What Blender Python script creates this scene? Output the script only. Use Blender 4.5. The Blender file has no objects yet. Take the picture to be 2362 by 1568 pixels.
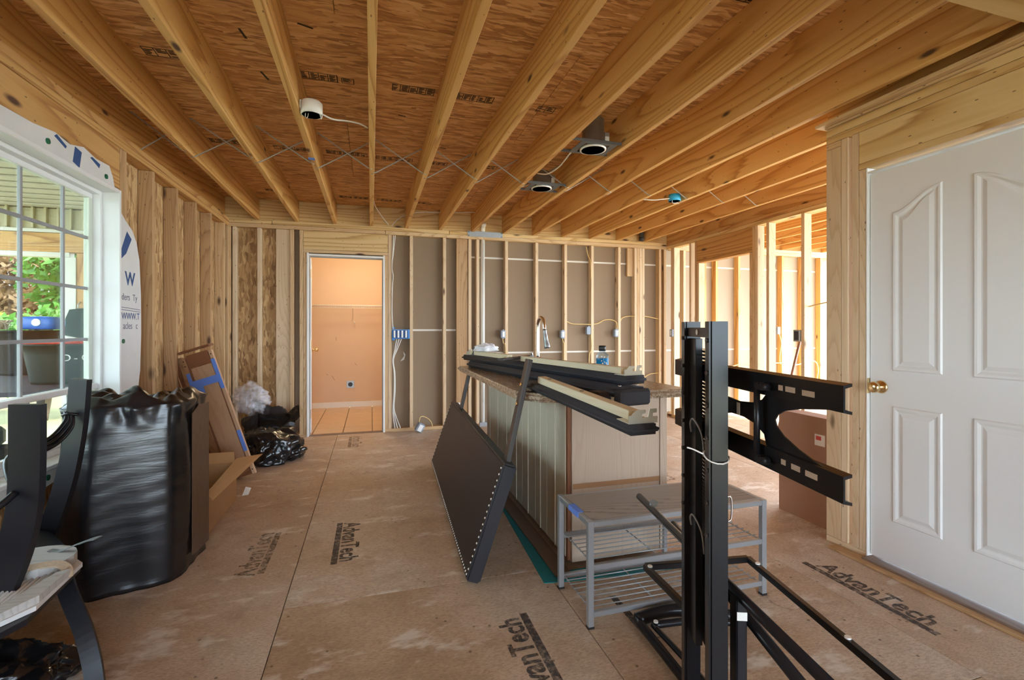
import bpy, bmesh, math, random
from mathutils import Vector, Matrix, noise
random.seed(7)
scn = bpy.context.scene
C = scn.collection
# ------------------------------------------------------------------ camera
cam = bpy.data.cameras.new('camera'); cam.lens = 16.765; cam.sensor_width = 36; cam.shift_y = -0.01143
cam.clip_start = 0.02; cam.clip_end = 300
co = bpy.data.objects.new('camera', cam); C.objects.link(co)
co.location = (0, 0, 1.23); co.rotation_euler = (math.radians(90), 0, math.radians(-16.46))
scn.camera = co
# ------------------------------------------------------------------ world, sun, exposure
w = bpy.data.worlds.new('sky'); scn.world = w; w.use_nodes = True
wn = w.node_tree; bg = wn.nodes['Background']
bg.inputs[0].default_value = (0.70, 0.85, 1.0, 1); bg.inputs[1].default_value = 5.0
sl = bpy.data.lights.new('sun', 'SUN'); sl.energy = 5.0; sl.angle = math.radians(1.5); sl.color = (1, 0.93, 0.82)
so = bpy.data.objects.new('sun', sl); C.objects.link(so)
so.rotation_euler = Vector((-0.60, 0.38, -0.70)).to_track_quat('-Z', 'Y').to_euler()
scn.view_settings.view_transform = 'Standard'; scn.view_settings.look = 'None'
scn.view_settings.exposure = 1.65; scn.view_settings.gamma = 1.0
scn.view_settings.use_curve_mapping = False
try:
    scn.cycles.use_denoising = True
    scn.cycles.diffuse_bounces = 5; scn.cycles.glossy_bounces = 3; scn.cycles.max_bounces = 10; scn.cycles.adaptive_threshold = 0.06; scn.cycles.transparent_max_bounces = 10
    scn.cycles.sample_clamp_indirect = 6.0
except Exception:
    pass

# ------------------------------------------------------------------ material helpers
class NT:
    def __init__(s, name):
        s.m = bpy.data.materials.new(name); s.m.use_nodes = True; s.t = s.m.node_tree
        s.b = s.t.nodes['Principled BSDF']
    def n(s, typ, **kw):
        x = s.t.nodes.new('ShaderNode' + typ)
        for k, v in kw.items(): setattr(x, k, v)
        return x
    def l(s, a, b): s.t.links.new(a, b)
    def math(s, op, a, b=None, clamp=False):
        x = s.n('Math', operation=op, use_clamp=clamp)
        for i, q in enumerate((a, b)):
            if q is None: continue
            if isinstance(q, (int, float)): x.inputs[i].default_value = q
            else: s.l(q, x.inputs[i])
        return x.outputs[0]
    def ramp(s, fac, stops, interp='LINEAR'):
        r = s.n('ValToRGB'); r.color_ramp.interpolation = interp
        e = r.color_ramp.elements
        while len(e) < len(stops): e.new(0.5)
        for i, (p, c) in enumerate(stops):
            e[i].position = p; e[i].color = (*c, 1) if len(c) == 3 else c
        s.l(fac, r.inputs[0]); return r.outputs[0]
    def mix(s, fac, a, b, mode='MIX'):
        x = s.n('Mix', data_type='RGBA', blend_type=mode)
        if isinstance(fac, (int, float)): x.inputs[0].default_value = fac
        else: s.l(fac, x.inputs[0])
        for i, q in ((6, a), (7, b)):
            if isinstance(q, tuple): x.inputs[i].default_value = (*q[:3], 1)
            else: s.l(q, x.inputs[i])
        return x.outputs[2]
    def coord(s, scale=(1, 1, 1), rand=0.0, rot=(0, 0, 0), src='Object'):
        if not hasattr(s, 'cache'): s.cache = {}
        if (src, rand) not in s.cache:
            tc = s.n('TexCoord'); out = tc.outputs[src]
            if rand:
                oi = s.n('ObjectInfo'); wn_ = s.n('TexWhiteNoise', noise_dimensions='1D'); s.l(oi.outputs['Random'], wn_.inputs['W'])
                mu = s.n('VectorMath', operation='MULTIPLY_ADD'); s.l(wn_.outputs['Color'], mu.inputs[0]); mu.inputs[1].default_value = (rand * 40, rand, rand); s.l(out, mu.inputs[2]); out = mu.outputs[0]
            s.cache[(src, rand)] = out
        out = s.cache[(src, rand)]
        if scale == (1, 1, 1) and rot == (0, 0, 0): return out
        mp = s.n('Mapping'); mp.inputs['Scale'].default_value = scale; mp.inputs['Rotation'].default_value = rot
        s.l(out, mp.inputs[0]); return mp.outputs[0]
    def noise(s, vec, scale, detail=4, rough=0.55, dist=0.0, out='Fac'):
        x = s.n('TexNoise'); x.inputs['Scale'].default_value = scale; x.inputs['Detail'].default_value = detail
        x.inputs['Roughness'].default_value = rough; x.inputs['Distortion'].default_value = dist
        s.l(vec, x.inputs['Vector']); return x.outputs[out]
    def vor(s, vec, scale, out='Color', feature='F1', rnd=1.0):
        x = s.n('TexVoronoi', feature=feature); x.inputs['Scale'].default_value = scale
        x.inputs['Randomness'].default_value = rnd
        s.l(vec, x.inputs['Vector']); return x.outputs[out]
    def bump(s, h, strength=0.3, dist=0.01):
        x = s.n('Bump'); x.inputs['Strength'].default_value = strength; x.inputs['Distance'].default_value = dist
        s.l(h, x.inputs['Height']); s.l(x.outputs[0], s.b.inputs['Normal'])
    def done(s, col=None, rough=0.6, metal=0.0, spec=None):
        if col is not None:
            if isinstance(col, tuple): s.b.inputs['Base Color'].default_value = (*col[:3], 1)
            else: s.l(col, s.b.inputs['Base Color'])
        if isinstance(rough, (int, float)): s.b.inputs['Roughness'].default_value = rough
        else: s.l(rough, s.b.inputs['Roughness'])
        s.b.inputs['Metallic'].default_value = metal
        if spec is not None: s.b.inputs['Specular IOR Level'].default_value = spec
        return s.m

def wood(name, light, mid, dark, ring=30, contrast=0.75, knot=(0.10, 0.045, 0.02), rough=0.62, knots=1.0, vary=0.25, spec=None):
    """flat-sawn figure: contour lines of a stretched noise field, plus fine pores and knots"""
    n = NT(name)
    fld = n.noise(n.coord((0.30, 3.2, 3.2), rand=0.35), 1.0, 1.0, 0.4)
    sx = n.n('SeparateXYZ'); n.l(n.coord((1, 1, 1), rand=0.35), sx.inputs[0])
    lin = n.math('ADD', n.math('MULTIPLY', sx.outputs[1], 1.3), n.math('MULTIPLY', sx.outputs[2], 0.9))
    wob = n.noise(n.coord((0.12, 4, 4), rand=0.35), 9.0, 1)
    fr = n.math('FRACT', n.math('MULTIPLY', n.math('ADD', n.math('ADD', fld, lin), n.math('MULTIPLY', wob, 0.035)), ring))
    c = n.ramp(fr, [(0.0, light), (0.45, light), (0.72, mid), (0.90, dark), (1.0, light)])
    c = n.mix(1 - contrast, c, n.mix(0.35, light, mid))
    fine = n.noise(n.coord((0.03, 1, 1), rand=0.35), 170, 2)
    c = n.mix(n.math('MULTIPLY', n.math('SUBTRACT', 0.62, fine, True), 0.9), c, mid)
    big = n.noise(n.coord((0.5, 2, 2), rand=0.35), 2.2, 1)
    c = n.mix(n.math('MULTIPLY', n.math('SUBTRACT', big, 0.4, True), 1.4), c, mid)
    if knots:
        d = n.vor(n.coord((2.4, 7, 7), rand=0.35), 1.0, 'Distance')
        k = n.ramp(d, [(0.07 * knots, (1, 1, 1)), (0.16 * knots, (0, 0, 0))])
        c = n.mix(k, c, knot)
        nd = n.vor(n.coord((11, 30, 30), rand=0.35), 1.0, 'Distance')
        c = n.mix(n.math('MULTIPLY', n.math('LESS_THAN', nd, 0.085), 0.8), c, knot)
    oi = n.n('ObjectInfo')
    c = n.mix(n.math('MULTIPLY', oi.outputs['Random'], vary), c, mid, 'MULTIPLY')
    return n.done(c, rough, spec=spec)

def osb(name, cols, sc=(14, 38, 14), big=1.0, rough=0.7, streak=False):
    n = NT(name)
    base = n.coord((1, 1, 1), rand=0.7)
    warp = n.noise(base, 6, 1, out='Color')
    mx = n.n('Mix', data_type='VECTOR'); mx.inputs[0].default_value = 0.05
    n.l(base, mx.inputs[4]); n.l(warp, mx.inputs[5])
    def lay(rot, k):
        mp = n.n('Mapping'); mp.inputs['Scale'].default_value = tuple(q * k for q in sc); mp.inputs['Rotation'].default_value = rot
        n.l(mx.outputs[1], mp.inputs[0])
        s = n.n('SeparateColor'); n.l(n.vor(mp.outputs[0], 1.0, 'Color'), s.inputs[0])
        return s.outputs[0], s.outputs[1]
    a, a2 = lay((0.5, 0.5, 0.0) if not streak else (0.2, 0.3, 0.05), 1.0)
    b, b2 = lay((-0.8, -0.8, 0.0) if not streak else (-0.3, 0.9, -0.06), 1.25)
    c3, _ = lay((1.4, 1.4, 0.3) if not streak else (0.5, -0.6, 0.12), 0.8)
    f = n.mix(n.math('GREATER_THAN', a2, 0.5), a, b)
    f = n.mix(n.math('GREATER_THAN', b2, 0.62), f, c3)
    sp = n.n('SeparateColor'); n.l(f, sp.inputs[0])
    fine = n.noise(n.coord((sc[0] * 2, sc[1] * 2, sc[2] * 2), rand=0.7), 2.0, 2)
    val = n.math('ADD', n.math('MULTIPLY', sp.outputs[0], 0.7), n.math('MULTIPLY', fine, 0.35))
    c = n.ramp(val, [(0.05, cols[0]), (0.4, cols[1]), (0.7, cols[2]), (1.0, cols[3])])
    return n.done(c, rough)

def plain(name, col, rough=0.5, metal=0.0, var=0.0, vscale=8.0, spec=None, bump=0.0, bscale=60):
    n = NT(name)
    c = col
    if var:
        f = n.noise(n.coord(), vscale, 4)
        c = n.mix(f, tuple(q * (1 - var) for q in col), tuple(min(1, q * (1 + var)) for q in col))
    if bump:
        n.bump(n.noise(n.coord(), bscale, 4), bump, 0.003)
    return n.done(c, rough, metal, spec)

M = {}
M['stud'] = wood('pine_stud', (0.71, 0.51, 0.29), (0.58, 0.38, 0.18), (0.38, 0.20, 0.08), contrast=0.55)
M['stud_pale'] = wood('pine_stud_pale', (0.76, 0.60, 0.40), (0.66, 0.48, 0.29), (0.48, 0.30, 0.15), contrast=0.45)
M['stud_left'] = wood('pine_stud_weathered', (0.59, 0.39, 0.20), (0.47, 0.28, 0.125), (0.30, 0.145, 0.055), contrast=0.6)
M['joist'] = wood('pine_joist', (0.78, 0.50, 0.19), (0.64, 0.36, 0.105), (0.42, 0.18, 0.04), ring=15, contrast=0.85, knots=0.8)
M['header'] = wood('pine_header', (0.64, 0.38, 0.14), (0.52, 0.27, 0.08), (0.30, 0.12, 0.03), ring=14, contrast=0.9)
M['header_pale'] = wood('pine_header_pale', (0.76, 0.56, 0.28), (0.63, 0.42, 0.165), (0.43, 0.23, 0.065), ring=12, contrast=0.9)
M['cream_wood'] = wood('planed_cream_timber', (0.84, 0.76, 0.56), (0.78, 0.68, 0.46), (0.66, 0.54, 0.33), contrast=0.35, knots=0)
M['oak'] = wood('varnished_oak', (0.46, 0.26, 0.13), (0.36, 0.18, 0.08), (0.24, 0.10, 0.04), ring=60, contrast=0.7, knots=0, rough=0.4)
M['oak_pale'] = wood('pale_oak_panel', (0.62, 0.40, 0.25), (0.56, 0.345, 0.20), (0.45, 0.26, 0.14), ring=60, contrast=0.5, knots=0, rough=0.45)
M['cherry'] = wood('dark_cherry_wood', (0.30, 0.13, 0.06), (0.22, 0.085, 0.04), (0.12, 0.04, 0.02), ring=50, contrast=0.7, knots=0, rough=0.35)
M['laminate'] = wood('whitewashed_laminate', (0.58, 0.45, 0.34), (0.52, 0.39, 0.29), (0.44, 0.315, 0.22), ring=40, contrast=0.5, knots=0, rough=0.5, vary=0.1)
M['beadboard'] = wood('greyish_bead_panel', (0.62, 0.57, 0.44), (0.56, 0.51, 0.385), (0.46, 0.40, 0.29), ring=50, contrast=0.4, knots=0, rough=0.5, vary=0.12)
M['grey_wood'] = wood('grey_oak_print', (0.42, 0.36, 0.30), (0.33, 0.28, 0.23), (0.19, 0.155, 0.125), ring=36, contrast=0.95, knots=0, rough=0.65)
M['brown_plank'] = wood('brown_vinyl_plank', (0.27, 0.18, 0.13), (0.22, 0.14, 0.10), (0.15, 0.09, 0.065), contrast=0.6, knots=0, rough=0.5)
M['osb_wall'] = osb('osb_sheathing', ((0.18, 0.085, 0.03), (0.42, 0.24, 0.095), (0.56, 0.35, 0.155), (0.76, 0.53, 0.27)), sc=(38, 38, 9))
M['osb_ceil'] = osb('osb_ceiling_deck', ((0.27, 0.105, 0.03), (0.58, 0.28, 0.09), (0.74, 0.40, 0.145), (0.88, 0.56, 0.26)), sc=(9, 52, 20), streak=True)

def mk_floor():
    n = NT('subfloor_board')
    v = n.coord((1, 1, 1), rand=0.5)
    big = n.noise(v, 1.3, 3, 0.6); med = n.noise(v, 7, 4, 0.7)
    fib = n.noise(n.coord((1, 3.0, 1), rand=0.5, rot=(0, 0, 0.7)), 60, 3, 0.75)
    c = n.ramp(big, [(0.32, (0.46, 0.315, 0.20)), (0.48, (0.58, 0.42, 0.29)), (0.62, (0.64, 0.51, 0.39)), (0.75, (0.70, 0.60, 0.49))])
    c = n.mix(n.math('MULTIPLY', n.math('SUBTRACT', 0.56, fib, True), 2.4), c, (0.25, 0.155, 0.09))
    c = n.mix(n.math('MULTIPLY', n.math('SUBTRACT', fib, 0.56, True), 1.3), c, (0.76, 0.66, 0.54))
    c = n.mix(n.math('MULTIPLY', n.math('SUBTRACT', 0.52, med, True), 2.2), c, (0.32, 0.205, 0.125))
    sm = n.noise(n.coord((1, 1.8, 1), rand=0.5), 3.6, 4, 0.68)
    c = n.mix(n.ramp(sm, [(0.57, (0, 0, 0)), (0.67, (0.62, 0.62, 0.62))]), c, (0.82, 0.76, 0.68))
    dk = n.vor(n.coord((1, 1, 0), rand=0.5), 13, 'Distance'); msk = n.noise(v, 3.0, 2)
    spots = n.math('MULTIPLY', n.ramp(dk, [(0.05, (1, 1, 1)), (0.10, (0, 0, 0))]), n.math('GREATER_THAN', msk, 0.46))
    c = n.mix(n.math('MULTIPLY', spots, 0.75), c, (0.09, 0.055, 0.035))
    return n.done(c, n.math('ADD', n.math('MULTIPLY', med, 0.3), 0.38), spec=0.35)
M['floor'] = mk_floor()
def mk_drywall(name, a, b):
    n = NT(name); f = n.noise(n.coord((1, 1, 0.2)), 2.2, 4); g = n.noise(n.coord((1, 1, 14)), 25, 3)
    c = n.mix(f, a, b); c = n.mix(n.math('MULTIPLY', g, 0.18), c, tuple(q * 0.7 for q in a))
    return n.done(c, 0.85)
M['drywall'] = mk_drywall('grey_gypsum_paper', (0.245, 0.172, 0.108), (0.325, 0.235, 0.152))
M['drywall_light'] = mk_drywall('light_gypsum_paper', (0.37, 0.295, 0.215), (0.45, 0.37, 0.275))
M['tape'] = plain('white_joint_line', (0.72, 0.69, 0.62), 0.8)
M['peach'] = plain('peach_wall_paint', (0.72, 0.53, 0.37), 0.75, var=0.05, vscale=3)
M['white_paint'] = plain('white_gloss_paint', (0.78, 0.78, 0.77), 0.35, var=0.02, vscale=3)
M['white_trim'] = plain('white_trim_paint', (0.80, 0.79, 0.75), 0.4)
M['vinyl'] = plain('white_vinyl', (0.78, 0.78, 0.76), 0.35)
M['vinyl_grey'] = plain('grey_muntin_vinyl', (0.30, 0.30, 0.30), 0.45)
M['vinyl_green'] = plain('pale_green_vinyl', (0.60, 0.64, 0.54), 0.45)
M['brass'] = plain('polished_brass', (0.78, 0.62, 0.34), 0.2, 1.0)
M['steel'] = plain('galvanised_steel', (0.36, 0.38, 0.38), 0.42, 0.85, var=0.12, vscale=25)
M['zinc'] = plain('yellow_zinc_plate', (0.72, 0.68, 0.54), 0.38, 0.55)
M['dark_steel'] = plain('dull_dark_steel', (0.15, 0.155, 0.16), 0.5, 0.6)
M['chrome'] = plain('chrome', (0.8, 0.8, 0.8), 0.12, 1.0)
M['silver_paint'] = plain('silver_powder_coat', (0.40, 0.42, 0.44), 0.38, 0.5)
M['black_metal'] = plain('gloss_black_steel', (0.012, 0.012, 0.014), 0.25, 0.0, spec=0.28)
M['black_satin'] = plain('satin_black_steel', (0.014, 0.014, 0.018), 0.36, spec=0.28)
M['black_plastic'] = plain('black_plastic', (0.02, 0.02, 0.022), 0.45)
M['black_leather'] = plain('dark_faux_leather', (0.020, 0.018, 0.022), 0.45, spec=0.3, bump=0.06, bscale=260)
M['black_fabric'] = plain('charcoal_upholstery', (0.03, 0.03, 0.035), 0.75, var=0.2, vscale=80, bump=0.15, bscale=400)
M['bronze_metal'] = plain('dark_bronze_steel', (0.055, 0.045, 0.04), 0.4, 0.3)
M['stud_nail'] = plain('silver_nailhead', (0.85, 0.84, 0.80), 0.3, 0.25)
M['cardboard'] = plain('corrugated_cardboard', (0.52, 0.30, 0.135), 0.8, var=0.08, vscale=5)
M['cardboard_dark'] = plain('brown_carton', (0.36, 0.20, 0.125), 0.8, var=0.06, vscale=4)
M['blue_tape'] = plain('blue_painters_tape', (0.13, 0.25, 0.72), 0.7, var=0.1, vscale=30)
M['blue_plastic'] = plain('blue_junction_box', (0.03, 0.22, 0.62), 0.4)
M['cyan_plastic'] = plain('bright_blue_box', (0.02, 0.36, 0.66), 0.4)
M['grey_box'] = plain('grey_blue_box', (0.26, 0.30, 0.36), 0.4, var=0.2, vscale=60)
M['white_plastic'] = plain('white_plastic', (0.82, 0.81, 0.77), 0.4)
M['cable_white'] = plain('white_cable_sheath', (0.72, 0.69, 0.62), 0.5)
M['cable_yellow'] = plain('yellow_cable_sheath', (0.70, 0.50, 0.20), 0.5)
M['cable_grey'] = plain('grey_cable', (0.22, 0.21, 0.20), 0.5)
M['pvc'] = plain('white_pvc', (0.80, 0.78, 0.70), 0.4)
M['teal'] = plain('teal_foam', (0.015, 0.20, 0.22), 0.7, var=0.1, vscale=40)
M['orange'] = plain('orange_connector', (0.85, 0.16, 0.02), 0.5)
M['wire_bridge'] = plain('dull_steel_strap', (0.42, 0.40, 0.38), 0.45, 0.5)
M['cloth'] = plain('white_rag', (0.80, 0.80, 0.82), 0.9)
M['dark'] = plain('dark_void', (0.02, 0.018, 0.015), 0.9)
M['print_red'] = plain('red_print', (0.6, 0.05, 0.04), 0.6)
M['navy_print'] = plain('navy_print', (0.03, 0.08, 0.22), 0.7)
M['wrap'] = plain('white_house_wrap', (0.68, 0.67, 0.64), 0.7, var=0.1, vscale=6, bump=0.4, bscale=9)
M['wrap_text'] = plain('grey_print', (0.17, 0.17, 0.22), 0.7)
M['green_cap'] = plain('green_cap_nail', (0.01, 0.14, 0.07), 0.4)
M['rope'] = plain('jute_strap', (0.52, 0.40, 0.28), 0.9, var=0.25, vscale=90, bump=0.5, bscale=120)
M['ribbed'] = plain('white_ribbed_pad', (0.74, 0.74, 0.73), 0.6)
M['grey_timber'] = wood('weathered_grey_wood', (0.60, 0.59, 0.57), (0.50, 0.49, 0.47), (0.34, 0.33, 0.31), contrast=0.6, knots=1.0, knot=(0.35, 0.2, 0.1))
M['tile'] = plain('beige_ceramic_tile', (0.66, 0.47, 0.29), 0.3, var=0.06, vscale=7)
M['grout'] = plain('grey_grout', (0.34, 0.25, 0.17), 0.9)
M['beige_siding'] = plain('beige_vinyl_siding', (0.50, 0.45, 0.29), 0.6)
M['soffit'] = plain('cream_soffit', (0.56, 0.52, 0.45), 0.6)
M['white_post'] = plain('cream_post', (0.62, 0.59, 0.52), 0.5)
M['bucket_green'] = plain('dark_green_plastic', (0.010, 0.026, 0.021), 0.6, spec=0.15)
M['bucket_grey'] = plain('dark_grey_plastic', (0.022, 0.021, 0.020), 0.6, spec=0.15)
M['red_plastic'] = plain('red_plastic', (0.55, 0.05, 0.035), 0.35)
M['pack_blue'] = plain('blue_wrapper', (0.02, 0.16, 0.60), 0.35, var=0.3, vscale=30)
M['grass'] = plain('dry_lawn', (0.30, 0.28, 0.15), 0.95, var=0.35, vscale=3)
M['bark'] = plain('bark', (0.14, 0.10, 0.07), 0.9, var=0.3, vscale=30)
M['porch_floor'] = plain('porch_boards', (0.22, 0.20, 0.175), 0.75)
M['table_purple'] = plain('dark_table_top', (0.05, 0.046, 0.06), 0.6, spec=0.2)
M['dirty_black'] = plain('dusty_black_tarp', (0.03, 0.03, 0.035), 0.5, var=0.3, vscale=12)

def mk_bag(name, rough, bump, sc, zs=2.2):
    n = NT(name); v = n.coord((1, 1, zs))
    h = n.noise(v, sc, 5, 0.6, 1.2)
    n.bump(h, bump, 0.02)
    return n.done((0.010, 0.010, 0.012), rough, spec=0.6)
M['bag'] = mk_bag('black_bin_liner', 0.27, 0.075, 5, 8.0)
M['bag2'] = mk_bag('black_heavy_liner', 0.2, 0.18, 7)
M['bag_brown'] = plain('film_over_carton', (0.10, 0.055, 0.035), 0.28, bump=0.6, bscale=20)
def mk_glass(name, col, rough=0.0, alpha=0.12):
    n = NT(name)
    t = n.n('BsdfTransparent'); g = n.n('BsdfGlossy'); g.inputs['Roughness'].default_value = rough
    t.inputs[0].default_value = (*col, 1)
    fr = n.n('Fresnel'); fr.inputs[0].default_value = 1.45
    mx = n.n('MixShader'); n.l(n.math('MULTIPLY', fr.outputs[0], 0.3), mx.inputs[0]); n.l(t.outputs[0], mx.inputs[1]); n.l(g.outputs[0], mx.inputs[2])
    n.l(mx.outputs[0], n.t.nodes['Material Output'].inputs[0]); return n.m
M['glass'] = mk_glass('window_glass', (0.72, 0.75, 0.73))
M['glass_jar'] = mk_glass('clear_bottle_plastic', (0.80, 0.90, 0.97), 0.05)
def mk_film():
    n = NT('clear_crumpled_film')
    n.b.inputs['Base Color'].default_value = (0.95, 0.96, 1.0, 1); n.b.inputs['Roughness'].default_value = 0.07
    n.b.inputs['Alpha'].default_value = 0.36; n.b.inputs['Metallic'].default_value = 0.75
    n.bump(n.noise(n.coord(), 30, 5, 0.7), 0.9, 0.02); return n.m
M['film'] = mk_film()
M['blue_liquid'] = plain('blue_liquid', (0.02, 0.30, 0.55), 0.15)
def mk_counter():
    n = NT('speckled_laminate_counter')
    f = n.noise(n.coord((1, 1, 1)), 55, 6, 0.75, 0.8); g = n.noise(n.coord(), 14, 4)
    c = n.ramp(f, [(0.32, (0.03, 0.02, 0.015)), (0.44, (0.22, 0.14, 0.09)), (0.56, (0.42, 0.32, 0.22)), (0.68, (0.66, 0.55, 0.42))])
    c = n.mix(n.math('MULTIPLY', g, 0.4), c, (0.30, 0.21, 0.13))
    return n.done(c, 0.25)
M['counter'] = mk_counter()
def mk_leaf(name, a, b):
    n = NT(name)
    oi = n.noise(n.coord(), 1.3, 3)
    c = n.ramp(oi, [(0.35, a), (0.65, b)])
    n.l(c, n.b.inputs['Base Color']); n.b.inputs['Roughness'].default_value = 0.5
    t = n.n('BsdfTranslucent'); n.l(c, t.inputs[0])
    mx = n.n('MixShader'); mx.inputs[0].default_value = 0.35
    n.l(n.b.outputs[0], mx.inputs[1]); n.l(t.outputs[0], mx.inputs[2]); n.l(mx.outputs[0], n.t.nodes['Material Output'].inputs[0])
    return n.m
M['leaf_green'] = mk_leaf('green_leaves', (0.05, 0.17, 0.02), (0.16, 0.33, 0.05))
M['leaf_yellow'] = mk_leaf('yellowing_leaves', (0.36, 0.34, 0.06), (0.58, 0.44, 0.13))
M['leaf_brown'] = mk_leaf('russet_leaves', (0.22, 0.12, 0.05), (0.42, 0.27, 0.16))
def mk_print():
    n = NT('worn_black_ink'); f = n.noise(n.coord(), 26, 8, 0.8)
    n.b.inputs['Base Color'].default_value = (0.075, 0.07, 0.07, 1); n.b.inputs['Roughness'].default_value = 0.7
    n.l(n.ramp(f, [(0.40, (0.06, 0.06, 0.06)), (0.60, (0.80, 0.80, 0.80))]), n.b.inputs['Alpha']); return n.m
M['ink'] = mk_print()
def mk_print2():
    n = NT('faint_black_ink'); f = n.noise(n.coord(), 30, 8, 0.8)
    n.b.inputs['Base Color'].default_value = (0.09, 0.07, 0.05, 1); n.b.inputs['Roughness'].default_value = 0.7
    n.l(n.ramp(f, [(0.43, (0.0, 0.0, 0.0)), (0.66, (0.60, 0.60, 0.60))]), n.b.inputs['Alpha']); return n.m
M['ink_faint'] = mk_print2()
M['ink_solid'] = plain('dark_stamp_ink', (0.04, 0.022, 0.01), 0.8)
def mk_perf():
    n = NT('perforated_black_steel')
    d = n.vor(n.coord((1, 1, 1)), 95, 'Distance', rnd=0.0)
    n.b.inputs['Base Color'].default_value = (0.015, 0.015, 0.017, 1); n.b.inputs['Roughness'].default_value = 0.35
    n.l(n.math('GREATER_THAN', d, 0.30), n.b.inputs['Alpha']); return n.m
M['perf'] = mk_perf()

# ------------------------------------------------------------------ object helpers
WM = {}
def put(name, mesh, mat=None, parent=None, mtx=None):
    o = bpy.data.objects.new(name, mesh); C.objects.link(o)
    if mat is not None and mesh is not None:
        m = M[mat] if isinstance(mat, str) else mat
        if not mesh.materials: mesh.materials.append(m)
        elif mesh.materials[0] is not m: o.material_slots[0].link = 'OBJECT'; o.material_slots[0].material = m
    mtx = mtx if mtx is not None else Matrix.Identity(4)
    if parent is not None:
        o.parent = parent
        o.matrix_parent_inverse = WM[parent.name].inverted()
    o.matrix_basis = mtx
    WM[o.name] = mtx.copy(); return o
def tag(o, label=None, cat=None, group=None, kind=None):
    if label: o['label'] = label
    if cat: o['category'] = cat
    if group: o['group'] = group
    if kind: o['kind'] = kind
    return o
def root(name, loc, label, cat, group=None, kind=None):
    return tag(put(name, None, None, None, Matrix.Translation(loc)), label, cat, group, kind)
_mc = {}
def boxmesh(sx, sy, sz, bev, mat):
    k = (round(sx, 4), round(sy, 4), round(sz, 4), bev, mat)
    if k in _mc: return _mc[k]
    bm = bmesh.new(); bmesh.ops.create_cube(bm, size=1)
    bmesh.ops.scale(bm, vec=(sx, sy, sz), verts=bm.verts)
    if bev: bmesh.ops.bevel(bm, geom=list(bm.edges), offset=min(bev, 0.3 * min(sx, sy, sz)), segments=1, affect='EDGES')
    me = bpy.data.meshes.new('piece'); bm.to_mesh(me); bm.free(); me.materials.append(M[mat]); _mc[k] = me; return me
def frame(p0, p1, up):
    x = (Vector(p1) - Vector(p0)); L = x.length; x.normalize()
    z = Vector(up); z = (z - x * z.dot(x))
    if z.length < 1e-6: z = Vector((0, 1, 0)); z = z - x * z.dot(x)
    z.normalize(); y = z.cross(x)
    m = Matrix((x, y, z)).transposed().to_4x4(); m.translation = (Vector(p0) + Vector(p1)) / 2
    return m, L
def beam(name, p0, p1, w, hh, mat, parent=None, up=(0, 0, 1), bev=0.002):
    """box from p0 to p1, width w sideways, hh along up; grain runs along it"""
    m, L = frame(p0, p1, up)
    return put(name, boxmesh(L, w, hh, bev, mat), mat, parent, m)
def box(name, lo, hi, mat, parent=None, bev=0.002, axis='x', rot=0.0):
    """axis aligned box; axis says where the grain runs"""
    lo = Vector(lo); hi = Vector(hi); c = (lo + hi) / 2; d = hi - lo
    if axis == 'x': m, s = Matrix.Identity(4), (d.x, d.y, d.z)
    elif axis == 'y': m, s = Matrix.Rotation(math.pi / 2, 4, 'Z'), (d.y, d.x, d.z)
    else: m, s = Matrix.Rotation(-math.pi / 2, 4, 'Y'), (d.z, d.y, d.x)
    m = Matrix.Translation(c) @ Matrix.Rotation(rot, 4, 'Z') @ m
    return put(name, boxmesh(*s, bev, mat), mat, parent, m)
def bmobj(name, bm, mat, parent=None, smooth=False, origin=None, recalc=True):
    if recalc: bmesh.ops.recalc_face_normals(bm, faces=bm.faces)
    vs = [v.co for v in bm.verts]
    if origin is None:
        lo = Vector((min(v.x for v in vs), min(v.y for v in vs), min(v.z for v in vs))); hi = Vector((max(v.x for v in vs), max(v.y for v in vs), max(v.z for v in vs)))
        origin = Vector(((lo.x + hi.x) / 2, (lo.y + hi.y) / 2, lo.z))
    origin = Vector(origin)
    for v in bm.verts: v.co -= origin
    me = bpy.data.meshes.new(name); bm.to_mesh(me); bm.free()
    if smooth:
        for p in me.polygons: p.use_smooth = True
    return put(name, me, mat, parent, Matrix.Translation(origin))
def add_tube(bm, pts, r, seg=8, smooth=True, flat=None, closed=False):
    P = [Vector(p) for p in pts]
    if smooth and len(P) > 2:
        Q = []
        for i in range(len(P) - 1):
            a = P[max(i - 1, 0)]; b = P[i]; c = P[i + 1]; d = P[min(i + 2, len(P) - 1)]
            for k in range(5):
                t = k / 5
                Q.append(0.5 * ((2 * b) + (c - a) * t + (2 * a - 5 * b + 4 * c - d) * t * t + (3 * b - a - 3 * c + d) * t ** 3))
        Q.append(P[-1]); P = Q
    rings = []; nrm = None
    for i, p in enumerate(P):
        t = (P[min(i + 1, len(P) - 1)] - P[max(i - 1, 0)]).normalized()
        if nrm is None:
            nrm = Vector((0, 0, 1)) if abs(t.z) < 0.9 else Vector((1, 0, 0))
        nrm = (nrm - t * nrm.dot(t)).normalized(); bi = t.cross(nrm)
        rr = r[min(i * len(r) // len(P), len(r) - 1)] if isinstance(r, (list, tuple)) else r
        rings.append([bm.verts.new(p + nrm * math.cos(2 * math.pi * k / seg) * rr + bi * math.sin(2 * math.pi * k / seg) * rr) for k in range(seg)])
    for a, b in zip(rings, rings[1:]):
        for k in range(seg): bm.faces.new((a[k], a[(k + 1) % seg], b[(k + 1) % seg], b[k]))
    bm.faces.new(rings[0][::-1]); bm.faces.new(rings[-1])
def tube(name, pts, r, mat, parent=None, seg=8, smooth=True):
    bm = bmesh.new(); add_tube(bm, pts, r, seg, smooth); return bmobj(name, bm, mat, parent, True)
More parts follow.
